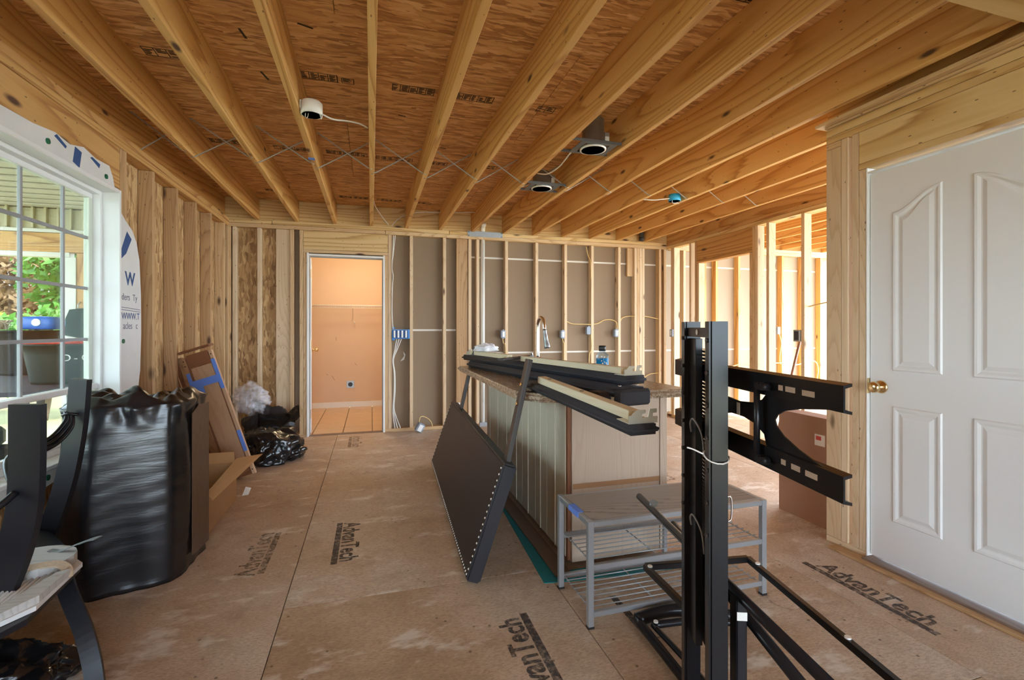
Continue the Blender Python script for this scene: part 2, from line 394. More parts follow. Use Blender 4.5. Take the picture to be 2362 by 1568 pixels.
def add_strip(bm, pts, w, th, side):
    """swept rectangular bar: w along `side`, th across"""
    P = [Vector(p) for p in pts]; Q = []
    for i in range(len(P) - 1):
        a = P[max(i - 1, 0)]; b = P[i]; c = P[i + 1]; d = P[min(i + 2, len(P) - 1)]
        for k in range(5):
            t = k / 5
            Q.append(0.5 * ((2 * b) + (c - a) * t + (2 * a - 5 * b + 4 * c - d) * t * t + (3 * b - a - 3 * c + d) * t ** 3))
    Q.append(P[-1]); rings = []
    for i, p in enumerate(Q):
        t = (Q[min(i + 1, len(Q) - 1)] - Q[max(i - 1, 0)]).normalized()
        s = Vector(side); s = (s - t * s.dot(t)).normalized(); n2 = t.cross(s)
        rings.append([bm.verts.new(p + s * sx * w / 2 + n2 * sy * th / 2) for sx, sy in ((-1, -1), (1, -1), (1, 1), (-1, 1))])
    for a, b in zip(rings, rings[1:]):
        for k in range(4): bm.faces.new((a[k], a[(k + 1) % 4], b[(k + 1) % 4], b[k]))
    bm.faces.new(rings[0][::-1]); bm.faces.new(rings[-1])
def strip(name, pts, w, th, side, mat, parent=None, bev=0.003):
    bm = bmesh.new(); add_strip(bm, pts, w, th, side)
    return bmobj(name, bm, mat, parent)
def add_prism(bm, pts, ext):
    e = Vector(ext); a = [bm.verts.new(Vector(p)) for p in pts]; b = [bm.verts.new(Vector(p) + e) for p in pts]
    n = len(a); bm.faces.new(a[::-1]); bm.faces.new(b)
    for i in range(n): bm.faces.new((a[i], a[(i + 1) % n], b[(i + 1) % n], b[i]))
def prism(name, pts, ext, mat, parent=None):
    bm = bmesh.new(); add_prism(bm, pts, ext)
    bm.normal_update(); bmesh.ops.triangulate(bm, faces=[f for f in bm.faces if len(f.verts) > 4])
    return bmobj(name, bm, mat, parent)
def add_cyl(bm, p0, p1, r0, r1=None, seg=20, cap=True):
    r1 = r0 if r1 is None else r1
    m, L = frame(p0, p1, (0, 0, 1) if abs((Vector(p1) - Vector(p0)).normalized().z) < 0.9 else (0, 1, 0))
    A = []; B = []
    for k in range(seg):
        a = 2 * math.pi * k / seg; cs, sn = math.cos(a), math.sin(a)
        A.append(bm.verts.new(m @ Vector((-L / 2, cs * r0, sn * r0)))); B.append(bm.verts.new(m @ Vector((L / 2, cs * r1, sn * r1))))
    for k in range(seg): bm.faces.new((A[k], A[(k + 1) % seg], B[(k + 1) % seg], B[k]))
    if cap: bm.faces.new(A[::-1]); bm.faces.new(B)
def cyl(name, p0, p1, r0, mat, parent=None, r1=None, seg=20, cap=True, smooth=False):
    bm = bmesh.new(); add_cyl(bm, p0, p1, r0, r1, seg, cap)
    o = bmobj(name, bm, mat, parent)
    for p in o.data.polygons:
        if len(p.vertices) == 4: p.use_smooth = True
    return o
def lathe(name, base, prof, mat, parent=None, seg=28, axis='z'):
    bm = bmesh.new(); base = Vector(base); rings = []
    for r, hgt in prof:
        ring = []
        for k in range(seg):
            a = 2 * math.pi * k / seg; x, y = math.cos(a) * r, math.sin(a) * r
            v = {'z': Vector((x, y, hgt)), '-x': Vector((-hgt, x, y)), '+x': Vector((hgt, x, y)), '-y': Vector((x, -hgt, y))}[axis]
            ring.append(bm.verts.new(base + v))
        rings.append(ring)
    for a, b in zip(rings, rings[1:]):
        for k in range(seg): bm.faces.new((a[k], a[(k + 1) % seg], b[(k + 1) % seg], b[k]))
    if prof[0][0] > 1e-4: bm.faces.new(rings[0][::-1])
    if prof[-1][0] > 1e-4: bm.faces.new(rings[-1])
    return bmobj(name, bm, mat, parent, True)
def add_box(bm, lo, hi):
    add_prism(bm, [(lo[0], lo[1], lo[2]), (hi[0], lo[1], lo[2]), (hi[0], hi[1], lo[2]), (lo[0], hi[1], lo[2])], (0, 0, hi[2] - lo[2]))
def copy_tree(o, mtx):
    """copy a thing and its children; mtx moves it in world space"""
    def rec(s, p):
        c = s.copy(); C.objects.link(c)
        nm = mtx @ WM[s.name]
        if p is not None:
            c.parent = p; c.matrix_parent_inverse = WM[p.name].inverted()
        c.matrix_basis = nm; WM[c.name] = nm
        for ch in list(s.children): rec(ch, c)
        return c
    return rec(o, None)
def text(name, s, size, mtx, mat, parent, ext=0.0003, squash=1.0, bold=0.0):
    cu = bpy.data.curves.new(name, 'FONT'); cu.body = s; cu.size = size; cu.extrude = ext; cu.align_x = 'CENTER'; cu.align_y = 'CENTER'; cu.resolution_u = 3; cu.offset = bold
    t = bpy.data.objects.new('t', cu); C.objects.link(t); bpy.context.view_layer.update()
    me = bpy.data.meshes.new_from_object(t.evaluated_get(bpy.context.evaluated_depsgraph_get()))
    bpy.data.objects.remove(t); bpy.data.curves.remove(cu)
    me.materials.clear()
    return put(name, me, mat, parent, mtx @ Matrix.Diagonal((squash, 1, 1, 1)))
T = Matrix.Translation
def RZ(a): return Matrix.Rotation(math.radians(a), 4, 'Z')
def RX(a): return Matrix.Rotation(math.radians(a), 4, 'X')
def RY(a): return Matrix.Rotation(math.radians(a), 4, 'Y')
# ================================================================== FLOOR
fl = box('floor', (-1.58, -3.0, -0.12), (7.2, 5.93, -0.021), 'dark', None, 0)
tag(fl, 'worn brown wood-panel subfloor with printed lettering', 'floor', kind='structure')
xs = [-1.58, -0.37, 0.85, 2.07, 3.29, 4.51, 5.73, 6.95, 7.2]
for i in range(len(xs) - 1):
    y = 1.145 if i % 2 == 0 else -0.15
    ys = [-3.0] + [q for q in (y - 2.44, y, y + 2.44, y + 4.88) if -2.9 < q < 5.9] + [5.93]
    for a, b in zip(ys, ys[1:]):
        box('subfloor_panel', (xs[i] + 0.0018, a + 0.0018, -0.02), (xs[i + 1] - 0.0018, b - 0.0018, 0), 'floor', fl, 0.0012)
def floor_print(s, x, y, size, ang, mat, bar=True, sq=0.85, L=0.55):
    m = T((x, y, 0.0007)) @ RZ(ang)
    if s: text('printed_lettering', s, size, m, mat, fl, 0.0002, sq, 0.0035)
    if bar:
        bm = bmesh.new(); add_box(bm, (-L / 2, -size * 0.62, -0.0002), (L / 2, -size * 0.38, 0.0002))
        me = bpy.data.meshes.new('printed_bar'); bm.to_mesh(me); bm.free()
        put('printed_bar', me, mat, fl, m)
floor_print('AdvanTech', -0.12, 2.92, 0.135, -90, 'ink', L=0.55)
floor_print('AdvanTech', -0.60, 2.90, 0.135, 90, 'ink_faint', L=0.5)
floor_print('AdvanTech', 0.56, 1.68, 0.135, 90, 'ink', L=0.56)
floor_print('AdvanTech', 2.25, 1.66, 0.135, -90, 'ink', L=0.62)
floor_print('AdvanTech', -0.15, 5.45, 0.135, -90, 'ink_faint', L=0.5)
floor_print('', 0.995, 1.72, 0.135, 90, 'ink', L=0.5)
floor_print('AdvanTech', 2.36, 3.6, 0.135, -90, 'ink_faint')
floor_print('AdvanTech', 2.75, 4.4, 0.135, 90, 'ink_faint')
floor_print('TERT', -0.17, 1.72, 0.06, 90, 'ink_faint', False)
def ring_print(x, y, r):
    bm = bmesh.new()
    for a in range(24):
        t0, t1 = a * math.tau / 24, (a + 1) * math.tau / 24
        bm.faces.new([bm.verts.new((math.cos(t) * q, math.sin(t) * q, 0)) for t, q in ((t0, r), (t1, r), (t1, r * 0.86), (t0, r * 0.86))])
    me = bpy.data.meshes.new('printed_ring'); bm.to_mesh(me); bm.free(); put('printed_ring', me, 'ink_faint', fl, T((x, y, 0.0006)))
ring_print(-0.10, 4.27, 0.07); ring_print(-0.62, 3.95, 0.06); ring_print(1.80, 1.72, 0.08)

# ================================================================== CEILING
ce = box('ceiling', (-1.6, -3.0, 2.684), (7.2, 8.1, 2.76), 'dark', None, 0)
tag(ce, 'open joist ceiling under orange strand-board decking', 'ceiling', kind='structure')
ceil_panels = {}
for j, y0 in enumerate((-3.0, -1.34, -0.12, 1.10, 2.32, 3.54, 4.76)):
    y1 = (-1.34, -0.12, 1.10, 2.32, 3.54, 4.76, 5.98)[j]
    off = 0.0 if j % 2 else 1.22
    e = [-1.6] + [q for q in [-2.6 + off + 2.44 * k for k in range(6)] if -1.4 < q < 7.0] + [7.2]
    for a, b in zip(e, e[1:]):
        ceil_panels[(j, round(a, 2))] = box('deck_panel', (a + 0.0015, y0 + 0.0015, 2.666), (b - 0.0015, y1 - 0.0015, 2.684), 'osb_ceil', ce, 0.001)
JX = [-1.225 + 0.4035 * k for k in range(21)]
for k, x in enumerate(JX):
    beam('joist', (x + 0.019, -3.0, 2.548), (x + 0.019, 5.868, 2.548), 0.038, 0.235, 'joist', ce)
beam('joist', (-1.545, -3.0, 2.548), (-1.545, 5.868, 2.548), 0.038, 0.235, 'joist', ce)
beam('joist', (2.60, -3.0, 2.548), (2.60, 2.17, 2.548), 0.038, 0.235, 'joist', ce)  # extra joist over the right partition, added to close a light leak
beam('rim_board', (-1.57, 5.888, 2.548), (7.2, 5.888, 2.548), 0.038, 0.235, 'header_pale', ce)
# stamped grade marks on the deck
def stamp(x0, y0, w, h, n):
    bm = bmesh.new(); z0, z1 = 2.6652, 2.6662
    def r(a, b, c, d): add_box(bm, (x0 + a, y0 + b, z0), (x0 + c, y0 + d, z1))
    t = 0.0045
    r(0, 0, w, t); r(0, h - t, w, h); r(0, 0, t, h); r(w - t, 0, w, h)
    x = 0.0
    for k in range(n):
        cw = w / n; r(x + cw - t, 0, x + cw, h)
        for q in range(5):
            if random.random() < 0.85:
                b0 = h * (0.12 + 0.16 * q); l = cw * random.uniform(0.35, 0.78)
                a0 = x + cw * 0.12
                r(a0, b0, a0 + l, b0 + h * 0.10)
        x += cw
    o = bmobj('grade_stamp', bm, 'ink_solid', ce, origin=(x0, y0, z0)); return o
for x0, y0, w in ((-0.385, 2.88, 0.20), (-0.165, 2.90, 0.07), (0.12, 2.88, 0.25), (0.45, 2.88, 0.29), (1.04, 2.90, 0.12), (-1.13, 2.86, 0.17), (-0.93, 2.87, 0.06), (1.53, 1.64, 0.14),
                  (-1.18, 4.10, 0.34), (-0.74, 4.11, 0.26), (-0.35, 4.10, 0.32), (0.04, 4.12, 0.30), (0.46, 4.13, 0.18), (0.88, 4.10, 0.2), (-1.05, 5.42, 0.26), (-0.33, 5.47, 0.3), (0.06, 5.48, 0.28), (0.46, 5.5, 0.2)):
    stamp(x0, y0, w, 0.085 if w > 0.1 else 0.06, max(1, int(w / 0.045)))
for x0, y0, l, a in ((-0.60, 2.6, 0.08, 80), (-0.58, 3.0, 0.09, 75), (-0.9, 3.4, 0.12, 8), (-0.30, 2.45, 0.07, 20), (0.2, 3.3, 0.05, 10), (0.55, 3.8, 0.05, 15), (0.9, 3.1, 0.06, 10)):
    bm = bmesh.new(); add_box(bm, (-l / 2, -0.006, -0.0005), (l / 2, 0.006, 0.0005))
    me = bpy.data.meshes.new('marker_stroke'); bm.to_mesh(me); bm.free(); put('marker_stroke', me, 'ink_solid', ce, T((x0, y0, 2.6655)) @ RZ(a))
# steel cross bridging between the joists
allj = [-1.545 - 0.019] + JX[:13]
for k, (a, b) in enumerate(zip(allj, allj[1:])):
    a2 = a + 0.038
    y = 3.78 + 0.006 * k
    for up in (0, 1):
        z0, z1 = (2.44, 2.655) if up else (2.655, 2.44)
        yy = y + (0.05 if up else -0.05)
        tube('bridging_strap', [(a2 - 0.02, yy, 2.4285 if up else 2.66), (a2 + 0.012, yy, z0), (b - 0.012, yy, z1), (b + 0.02, yy, 2.66 if up else 2.4285)], 0.0048, 'wire_bridge', ce, 5, False)
# flat board nailed under the joists near the door
beam('cross_board', (1.2, 1.12, 2.411), (2.62, 1.12, 2.411), 0.14, 0.036, 'header_pale', ce)

# ================================================================== BACK WALL
wb = root('wall_back', (1.2, 5.88, 0), 'stripped back wall of bare studs with grey gypsum behind', 'wall', kind='structure')
def studx(x0, x1, mat='stud_pale', y0=5.84, y1=5.929, z0=0.038, z1=2.34, name='stud', par=None):
    return box(name, (x0, y0, z0), (x1, y1, z1), mat, par or wb, axis='z')
for a, b, mt in ((-1.50, -1.462, 'stud'), (-1.448, -1.41, 'stud_pale'), (-1.205, -1.167, 'stud_pale'), (-0.872, -0.834, 'stud'), (-0.775, -0.737, 'stud'), (0.196, 0.234, 'stud_pale'), (0.445, 0.483, 'stud_pale'), (0.845, 0.883, 'stud_pale'),
                 (1.16, 1.198, 'stud_pale'), (1.262, 1.30, 'stud_pale'), (1.635, 1.673, 'stud_pale'), (2.043, 2.081, 'stud_pale'), (2.447, 2.485, 'stud_pale'), (2.835, 2.873, 'stud_pale'), (3.24, 3.278, 'stud_pale'),
                 (3.492, 3.53, 'stud_pale'), (3.532, 3.57, 'stud'), (3.572, 3.61, 'stud_pale'), (3.612, 3.65, 'stud_pale'), (3.88, 3.918, 'stud'), (3.96, 3.998, 'stud')):
    studx(a, b, mt)
studx(-0.735, -0.700, 'stud', z1=2.088); studx(0.157, 0.194, 'stud', z1=2.088)
studx(-1.02, -0.874, 'stud_pale', 5.86, 5.898, name='flat_board'); studx(1.012, 1.155, 'stud_left', 5.855, 5.893, name='flat_board')
studx(3.405, 3.49, 'stud', 5.88, 5.918, z0=1.95, name='blocking')
for a, b in ((-1.57, -0.70), (0.157, 4.0)):
    box('bottom_plate', (a, 5.84, 0), (b, 5.929, 0.038), 'stud', wb)
for a, b in ((-1.57, -1.06), (-1.055, 0.92), (0.925, 4.0)):
    box('top_plate', (a, 5.84, 2.387), (b, 5.929, 2.43), 'header_pale', wb)
for a, b in ((-1.57, 0.16), (0.165, 1.35), (1.355, 4.0)):
    box('top_plate', (a, 5.838, 2.342), (b, 5.929, 2.385), 'stud', wb)
box('door_header', (-0.735, 5.845, 2.126), (0.194, 5.925, 2.34), 'header_pale', wb)
box('door_header', (-0.735, 5.84, 2.09), (0.194, 5.929, 2.124), 'stud', wb)
for a, b, z0, z1, mt in ((0.236, 1.21, 0, 1.20, 'drywall'), (0.236, 1.21, 1.215, 2.43, 'drywall'), (1.212, 4.0, 0, 0.905, 'drywall'), (1.212, 4.0, 0.925, 2.118, 'drywall'), (1.212, 4.0, 2.138, 2.43, 'drywall'),
                     (4.0, 7.2, 0, 0.905, 'drywall_light'), (4.0, 7.2, 0.925, 2.118, 'drywall_light'), (4.0, 7.2, 2.138, 2.43, 'drywall_light')):
    box('gypsum_sheet', (a, 5.931, z0), (b - 0.002, 5.944, z1), mt, wb, 0.001)
box('gypsum_sheet', (-0.874, 5.931, 0), (-0.737, 5.944, 2.34), 'drywall', wb, 0.001)
for a, b, z in ((0.236, 1.21, 1.2075), (1.212, 7.2, 0.915), (1.212, 7.2, 2.128)):
    box('joint_line', (a, 5.9305, z - 0.011), (b, 5.946, z + 0.011), 'tape', wb, 0)
for a, b in ((-1.57, -1.188), (-1.184, -0.876)):
    box('sheathing_panel', (a, 5.931, 0), (b, 5.945, 2.43), 'osb_wall', wb, 0)
# hole knocked through the gypsum
prism('gypsum_tear', [(0.34, 5.9295, 0.83), (0.385, 5.9295, 0.85), (0.40, 5.9295, 0.91), (0.372, 5.9295, 0.95), (0.385, 5.9295, 0.895), (0.365, 5.9295, 0.865)], (0, -0.006, 0), 'tape', wb)
# studs and plates of the back wall beyond the divider
wn2 = root('wall_far', (5.5, 5.88, 0), 'bright gypsum back wall of the room beyond the studs', 'wall', kind='structure')
for a in (4.28, 4.63, 4.83, 5.23, 5.63, 6.04, 6.44, 6.80):
    box('stud', (a, 5.84, 0.038), (a + 0.038, 5.929, 2.34), 'joist' if a > 4.3 else 'stud_pale', wn2, axis='z')
box('top_plate', (4.095, 5.84, 2.342), (7.2, 5.929, 2.385), 'stud_pale', wn2); box('top_plate', (4.095, 5.84, 2.387), (7.2, 5.929, 2.43), 'stud_pale', wn2)
box('bottom_plate', (4.095, 5.84, 0), (7.2, 5.929, 0.038), 'stud_pale', wn2)

# ================================================================== LAUNDRY ROOM behind the doorway
wl = root('wall_laundry', (-0.3, 7.9, 0), 'peach painted laundry wall seen through the doorway', 'wall', kind='structure')
box('painted_wall', (-1.3, 7.86, 0), (1.0, 7.9, 2.66), 'peach', wl, 0)
box('painted_wall', (-1.34, 5.95, 0), (-1.3, 7.9, 2.66), 'peach', wl, 0)
box('painted_wall', (1.0, 5.95, 0), (1.04, 7.9, 2.66), 'peach', wl, 0)
box('painted_wall', (-1.34, 5.947, 2.06), (1.04, 5.96, 2.66), 'peach', wl, 0)
box('painted_wall', (-1.34, 5.947, 0), (-0.70, 5.96, 2.06), 'peach', wl, 0)
box('painted_wall', (0.16, 5.947, 0), (1.04, 5.96, 2.06), 'peach', wl, 0)
box('painted_ceiling', (-1.34, 5.947, 2.45), (1.04, 7.9, 2.5), 'white_paint', wl, 0)
bb = box('baseboard_laundry', (-1.3, 7.845, 0), (1.0, 7.86, 0.085), 'white_trim', None, 0.003); tag(bb, 'white baseboard along the peach laundry wall', 'baseboard', kind='structure')
lf = box('floor_laundry', (-1.34, 5.86, -0.1), (1.04, 7.9, -0.012), 'grout', None, 0); tag(lf, 'beige square tile floor of the laundry', 'floor', kind='structure')
for i in range(7):
    for j in range(6):
        x = -1.32 + i * 0.335; y = 5.93 + j * 0.335
        box('floor_tile', (x, y, -0.012), (min(x + 0.325, 1.0), min(y + 0.325, 7.85), 0.004), 'tile', lf, 0.002)
for x, z0, z1, ang in ((-0.62, 1.04, 1.10, 5), (-0.33, 0.64, 0.69, 35), (-0.66, 0.42, 0.50, 30), (-0.75, 0.50, 0.53, 60)):
    m = T((x + 0.1, 7.8595, (z0 + z1) / 2)) @ RY(-ang)
    put('scuff_mark', boxmesh(0.004, 0.001, z1 - z0, 0, 'bark'), 'bark', wl, m)
pl = root('ceiling_light', (-0.15, 6.8, 2.4), 'frosted ceiling light hanging in the peach laundry', 'light')
gl = NT('lit_frosted_glass'); gl.b.inputs['Emission Color'].default_value = (1, 0.72, 0.42, 1); gl.b.inputs['Emission Strength'].default_value = 3; M['lamp_glass'] = gl.done((0.9, 0.85, 0.75), 0.4)
lathe('lamp_shade', (-0.15, 6.8, 2.35), [(0.001, 0), (0.09, 0.015), (0.13, 0.05), (0.14, 0.09)], 'lamp_glass', pl); cyl('lamp_base', (-0.15, 6.8, 2.43), (-0.15, 6.8, 2.45), 0.15, 'brass', pl)
ll = bpy.data.lights.new('laundry_bulb', 'POINT'); ll.energy = 9.5; ll.color = (1, 0.78, 0.49); ll.shadow_soft_size = 0.12
lo = bpy.data.objects.new('laundry_bulb', ll); C.objects.link(lo); lo.location = (-0.15, 6.8, 2.26)
# wire shelf
ws = root('wire_shelf', (-0.15, 7.7, 1.53), 'white ventilated wire shelf on the peach laundry wall', 'shelf')
for y, z in ((7.55, 1.575), (7.55, 1.535), (7.84, 1.575), (7.70, 1.575)):
    tube('shelf_rail', [(-1.29, y, z), (0.99, y, z)], 0.004, 'white_plastic', ws, 6)
bm = bmesh.new()
for k in range(92):
    x = -1.28 + k * 0.0247; add_tube(bm, [(x, 7.84, 1.58), (x, 7.55, 1.58), (x, 7.548, 1.535)], 0.0022, 4, False)
tag(bmobj('shelf_wires', bm, 'white_plastic', ws), kind='stuff')
for x in (-0.95, 0.45):
    tube('shelf_brace', [(x, 7.56, 1.575), (x, 7.85, 1.30)], 0.004, 'white_plastic', ws, 6, False)
tube('pull_cord', [(-0.27, 7.80, 1.54), (-0.272, 7.80, 1.38), (-0.30, 7.80, 1.34)], 0.002, 'cable_grey', ws, 5); cyl('cord_bead', (-0.25, 7.80, 1.31), (-0.25, 7.80, 1.335), 0.014, 'white_plastic', ws)
dol = root('dryer_outlet', (-0.31, 7.85, 0.36), 'grey round dryer outlet on a square plate low on peach wall', 'outlet')
box('cover_plate', (-0.365, 7.85, 0.30), (-0.255, 7.859, 0.41), 'steel', dol); cyl('socket', (-0.31, 7.85, 0.355), (-0.31, 7.843, 0.355), 0.034, 'black_plastic', dol)
# doorway frame and open laundry door
d1 = root('door_1', (-0.27, 5.9, 0), 'white door frame of the laundry with the door swung inside', 'door', kind='structure')
box('jamb', (-0.700, 5.832, 0), (-0.678, 5.955, 2.088), 'white_trim', d1, axis='z'); box('jamb', (0.135, 5.832, 0), (0.157, 5.955, 2.088), 'white_trim', d1, axis='z')
box('jamb', (-0.678, 5.832, 2.055), (0.135, 5.955, 2.078), 'white_trim', d1)
for x0, x1 in ((-0.677, -0.667), (0.124, 0.134)):
    box('door_stop', (x0, 5.875, 0), (x1, 5.905, 2.055), 'vinyl_grey', d1, axis='z')
box('door_stop', (-0.667, 5.875, 2.043), (0.124, 5.905, 2.054), 'vinyl_grey', d1)
box('threshold', (-0.678, 5.85, 0.0), (0.135, 5.93, 0.007), 'brown_plank', d1)
ddir = Vector((-0.105, 1, 0)).normalized()
hinge = Vector((-0.664, 5.958, 0))
dm, _ = frame(hinge, hinge + ddir * 0.80, (0, 0, 1))
dm.translation = hinge + ddir * 0.40 + Vector((-0.017, 0, 1.03))
dslab = put('door_slab', boxmesh(0.80, 0.035, 2.02, 0.002, 'white_paint'), 'white_paint', d1, dm)
for z in (0.24, 1.05, 1.86):
    box('hinge', (-0.680, 5.905, z - 0.05), (-0.6655, 5.956, z + 0.05), 'brass', d1)
kp = hinge + ddir * 0.74 + Vector((0.005, 0, 0.95))
lathe('door_knob', kp, [(0.001, 0.075), (0.02, 0.072), (0.027, 0.055), (0.022, 0.038), (0.011, 0.028), (0.011, 0.008), (0.028, 0.006), (0.028, 0.0)], 'brass', d1, 18, '+x')
# ================================================================== LEFT WALL
wlf = root('wall_left', (-1.53, 3.0, 0), 'stripped outside wall of studs and strand board around the window', 'wall', kind='structure')
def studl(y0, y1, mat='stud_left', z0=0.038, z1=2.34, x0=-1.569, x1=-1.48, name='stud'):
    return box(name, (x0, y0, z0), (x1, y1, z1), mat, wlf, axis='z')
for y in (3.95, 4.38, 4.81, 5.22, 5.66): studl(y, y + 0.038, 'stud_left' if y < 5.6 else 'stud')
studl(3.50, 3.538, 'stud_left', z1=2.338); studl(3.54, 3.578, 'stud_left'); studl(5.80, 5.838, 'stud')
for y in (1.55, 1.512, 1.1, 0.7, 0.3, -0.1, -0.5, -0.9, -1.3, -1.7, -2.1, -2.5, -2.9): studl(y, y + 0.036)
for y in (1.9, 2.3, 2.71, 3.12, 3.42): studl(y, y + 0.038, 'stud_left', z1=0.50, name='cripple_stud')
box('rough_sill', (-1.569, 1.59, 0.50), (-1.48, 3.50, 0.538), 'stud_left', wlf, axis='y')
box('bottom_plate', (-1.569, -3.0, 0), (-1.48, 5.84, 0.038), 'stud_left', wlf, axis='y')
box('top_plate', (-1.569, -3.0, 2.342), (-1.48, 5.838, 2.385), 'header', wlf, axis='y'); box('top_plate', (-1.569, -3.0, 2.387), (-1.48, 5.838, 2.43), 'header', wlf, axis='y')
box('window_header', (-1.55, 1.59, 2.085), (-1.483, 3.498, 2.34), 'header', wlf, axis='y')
for y0, y1, z0, z1 in ((3.50, 4.42, 0, 2.43), (4.422, 5.64, 0, 2.43), (5.642, 5.93, 0, 2.43), (1.59, 3.498, 0, 0.54), (1.59, 3.498, 2.06, 2.43), (-3.0, 0.3, 0, 2.43), (0.302, 1.588, 0, 2.43)):
    box('sheathing_panel', (-1.584, y0, z0), (-1.571, y1, z1), 'osb_wall', wlf, 0)
box('rim_sheathing', (-1.59, -3.0, 2.43), (-1.572, 5.93, 2.7), 'osb_wall', wlf, 0)
# house wrap turned in around the window
hw = root('house_wrap', (-1.477, 3.3, 0.9), 'torn white printed house wrap folded in around the window', 'wrap')
top = [(-1.478, 1.65, 2.05), (-1.478, 3.43, 2.05), (-1.478, 3.40, 2.13), (-1.478, 3.36, 2.185), (-1.478, 3.22, 2.178), (-1.478, 3.10, 2.20), (-1.478, 2.98, 2.17), (-1.478, 2.86, 2.185), (-1.478, 2.70, 2.165), (-1.478, 2.54, 2.16), (-1.478, 2.2, 2.15), (-1.478, 1.65, 2.16)]
prism('wrap_sheet', top, (0.002, 0, 0), 'wrap', hw)
side = [(-1.478, 3.474, 0.62), (-1.478, 3.70, 0.75), (-1.478, 3.75, 0.95), (-1.478, 3.765, 1.20), (-1.478, 3.762, 1.45), (-1.478, 3.74, 1.68), (-1.478, 3.70, 1.79), (-1.478, 3.64, 1.86), (-1.478, 3.56, 1.90), (-1.478, 3.474, 1.96)]
prism('wrap_sheet', side, (0.002, 0, 0), 'wrap', hw)
prism('wrap_sheet', [(-1.478, 1.65, 0.555), (-1.478, 3.474, 0.555), (-1.478, 3.474, 0.50), (-1.478, 3.1, 0.515), (-1.478, 2.8, 0.48), (-1.478, 2.3, 0.50), (-1.478, 1.65, 0.47)], (0.002, 0, 0), 'wrap', hw)
def wt(s, y, z, size, mat): text('wrap_lettering', s, size, T((-1.4752, y, z)) @ RZ(90) @ RX(90), mat, hw, 0.0003)
wt('w', 3.61, 1.56, 0.19, 'navy_print'); wt('ders', 3.555, 1.425, 0.06, 'wrap_text'); wt('Ty', 3.675, 1.425, 0.06, 'wrap_text'); wt('WWW.T', 3.62, 1.305, 0.06, 'navy_print'); wt('acles', 3.58, 1.245, 0.062, 'wrap_text'); wt('c', 3.70, 1.245, 0.062, 'wrap_text')
def patch(pts, mat): prism('wrap_print', [(-1.4757, y, z) for y, z in pts], (0.0006, 0, 0), mat, hw)
patch([(3.50, 1.72), (3.57, 1.84), (3.63, 1.80), (3.56, 1.70), (3.50, 1.66)], 'navy_print')
patch([(3.0, 2.09), (3.06, 2.075), (3.08, 2.165), (3.02, 2.175)], 'navy_print'); patch([(2.85, 2.165), (2.94, 2.135), (2.95, 2.15), (2.87, 2.18)], 'navy_print'); patch([(3.16, 2.165), (3.25, 2.135), (3.26, 2.16), (3.18, 2.175)], 'navy_print')
for z in (1.36, 1.345): patch([(3.48, z), (3.75, z - 0.01), (3.75, z - 0.006), (3.48, z + 0.004)], 'wrap_text')
for y, z in ((2.80, 2.12), (3.32, 2.11), (3.52, 1.15), (2.80, 0.52)):
    cyl('cap_nail', (-1.476, y, z), (-1.470, y, z), 0.014, 'green_cap', hw, seg=12)

# ------------------------------------------------------------------ window
w1 = root('window_1', (-1.58, 2.6, 0.55), 'white vinyl grid window looking onto the porch', 'window', kind='structure')
YA, YB, ZA, ZB = 1.66, 3.473, 0.575, 2.055
for nm, lo, hi, ax in (('frame_side', (-1.60, YB, ZA - 0.02), (-1.472, YB + 0.022, ZB + 0.02), 'z'), ('frame_side', (-1.60, YA - 0.022, ZA - 0.02), (-1.472, YA, ZB + 0.02), 'z'),
                       ('frame_head', (-1.60, YA, ZB), (-1.472, YB, ZB + 0.022), 'y'), ('frame_sill', (-1.62, YA, ZA - 0.022), (-1.465, YB, ZA), 'y')):
    box(nm, lo, hi, 'vinyl', w1, 0.003, axis=ax)
for lo, hi, ax in (((-1.64, YB - 0.026, ZA), (-1.56, YB, ZB), 'z'), ((-1.64, YA, ZA), (-1.56, YA + 0.026, ZB), 'z'), ((-1.64, YA, ZB - 0.022), (-1.56, YB, ZB), 'y'), ((-1.64, YA, ZA), (-1.56, YB, ZA + 0.03), 'y')):
    box('frame_track', lo, hi, 'vinyl', w1, 0.002, axis=ax)
def sash(z0, z1, x):
    s = box('sash', (x - 0.014, YA + 0.026, z0), (x + 0.014, YB - 0.026, z0 + 0.032), 'vinyl', w1, 0.002, axis='y')
    box('sash_rail', (x - 0.014, YA + 0.026, z1 - 0.03), (x + 0.014, YB - 0.026, z1), 'vinyl', s, 0.002, axis='y')
    box('stile', (x - 0.014, YB - 0.062, z0 + 0.032), (x + 0.014, YB - 0.026, z1 - 0.03), 'vinyl_green', s, 0.002, axis='z')
    box('stile', (x - 0.014, YA + 0.026, z0 + 0.032), (x + 0.014, YA + 0.062, z1 - 0.03), 'vinyl_green', s, 0.002, axis='z')
    box('pane', (x - 0.003, YA + 0.06, z0 + 0.03), (x + 0.003, YB - 0.06, z1 - 0.028), 'glass', s, 0)
    return s
su = sash(0.87, ZB - 0.022, -1.612); sd = sash(ZA + 0.03, 0.902, -1.585)
for y in (1.87, 2.20, 2.53, 2.855, 3.185):
    box('muntin', (-1.619, y - 0.009, 0.90), (-1.605, y + 0.009, 2.01), 'vinyl_grey', su, 0.002, axis='z')
    box('muntin', (-1.592, y - 0.009, 0.63), (-1.578, y + 0.009, 0.875), 'vinyl_grey', sd, 0.002, axis='z')
for z in (1.165, 1.465, 1.765):
    box('muntin', (-1.6185, YA + 0.06, z - 0.009), (-1.6055, YB - 0.04, z + 0.009), 'vinyl_grey', su, 0.002, axis='y')
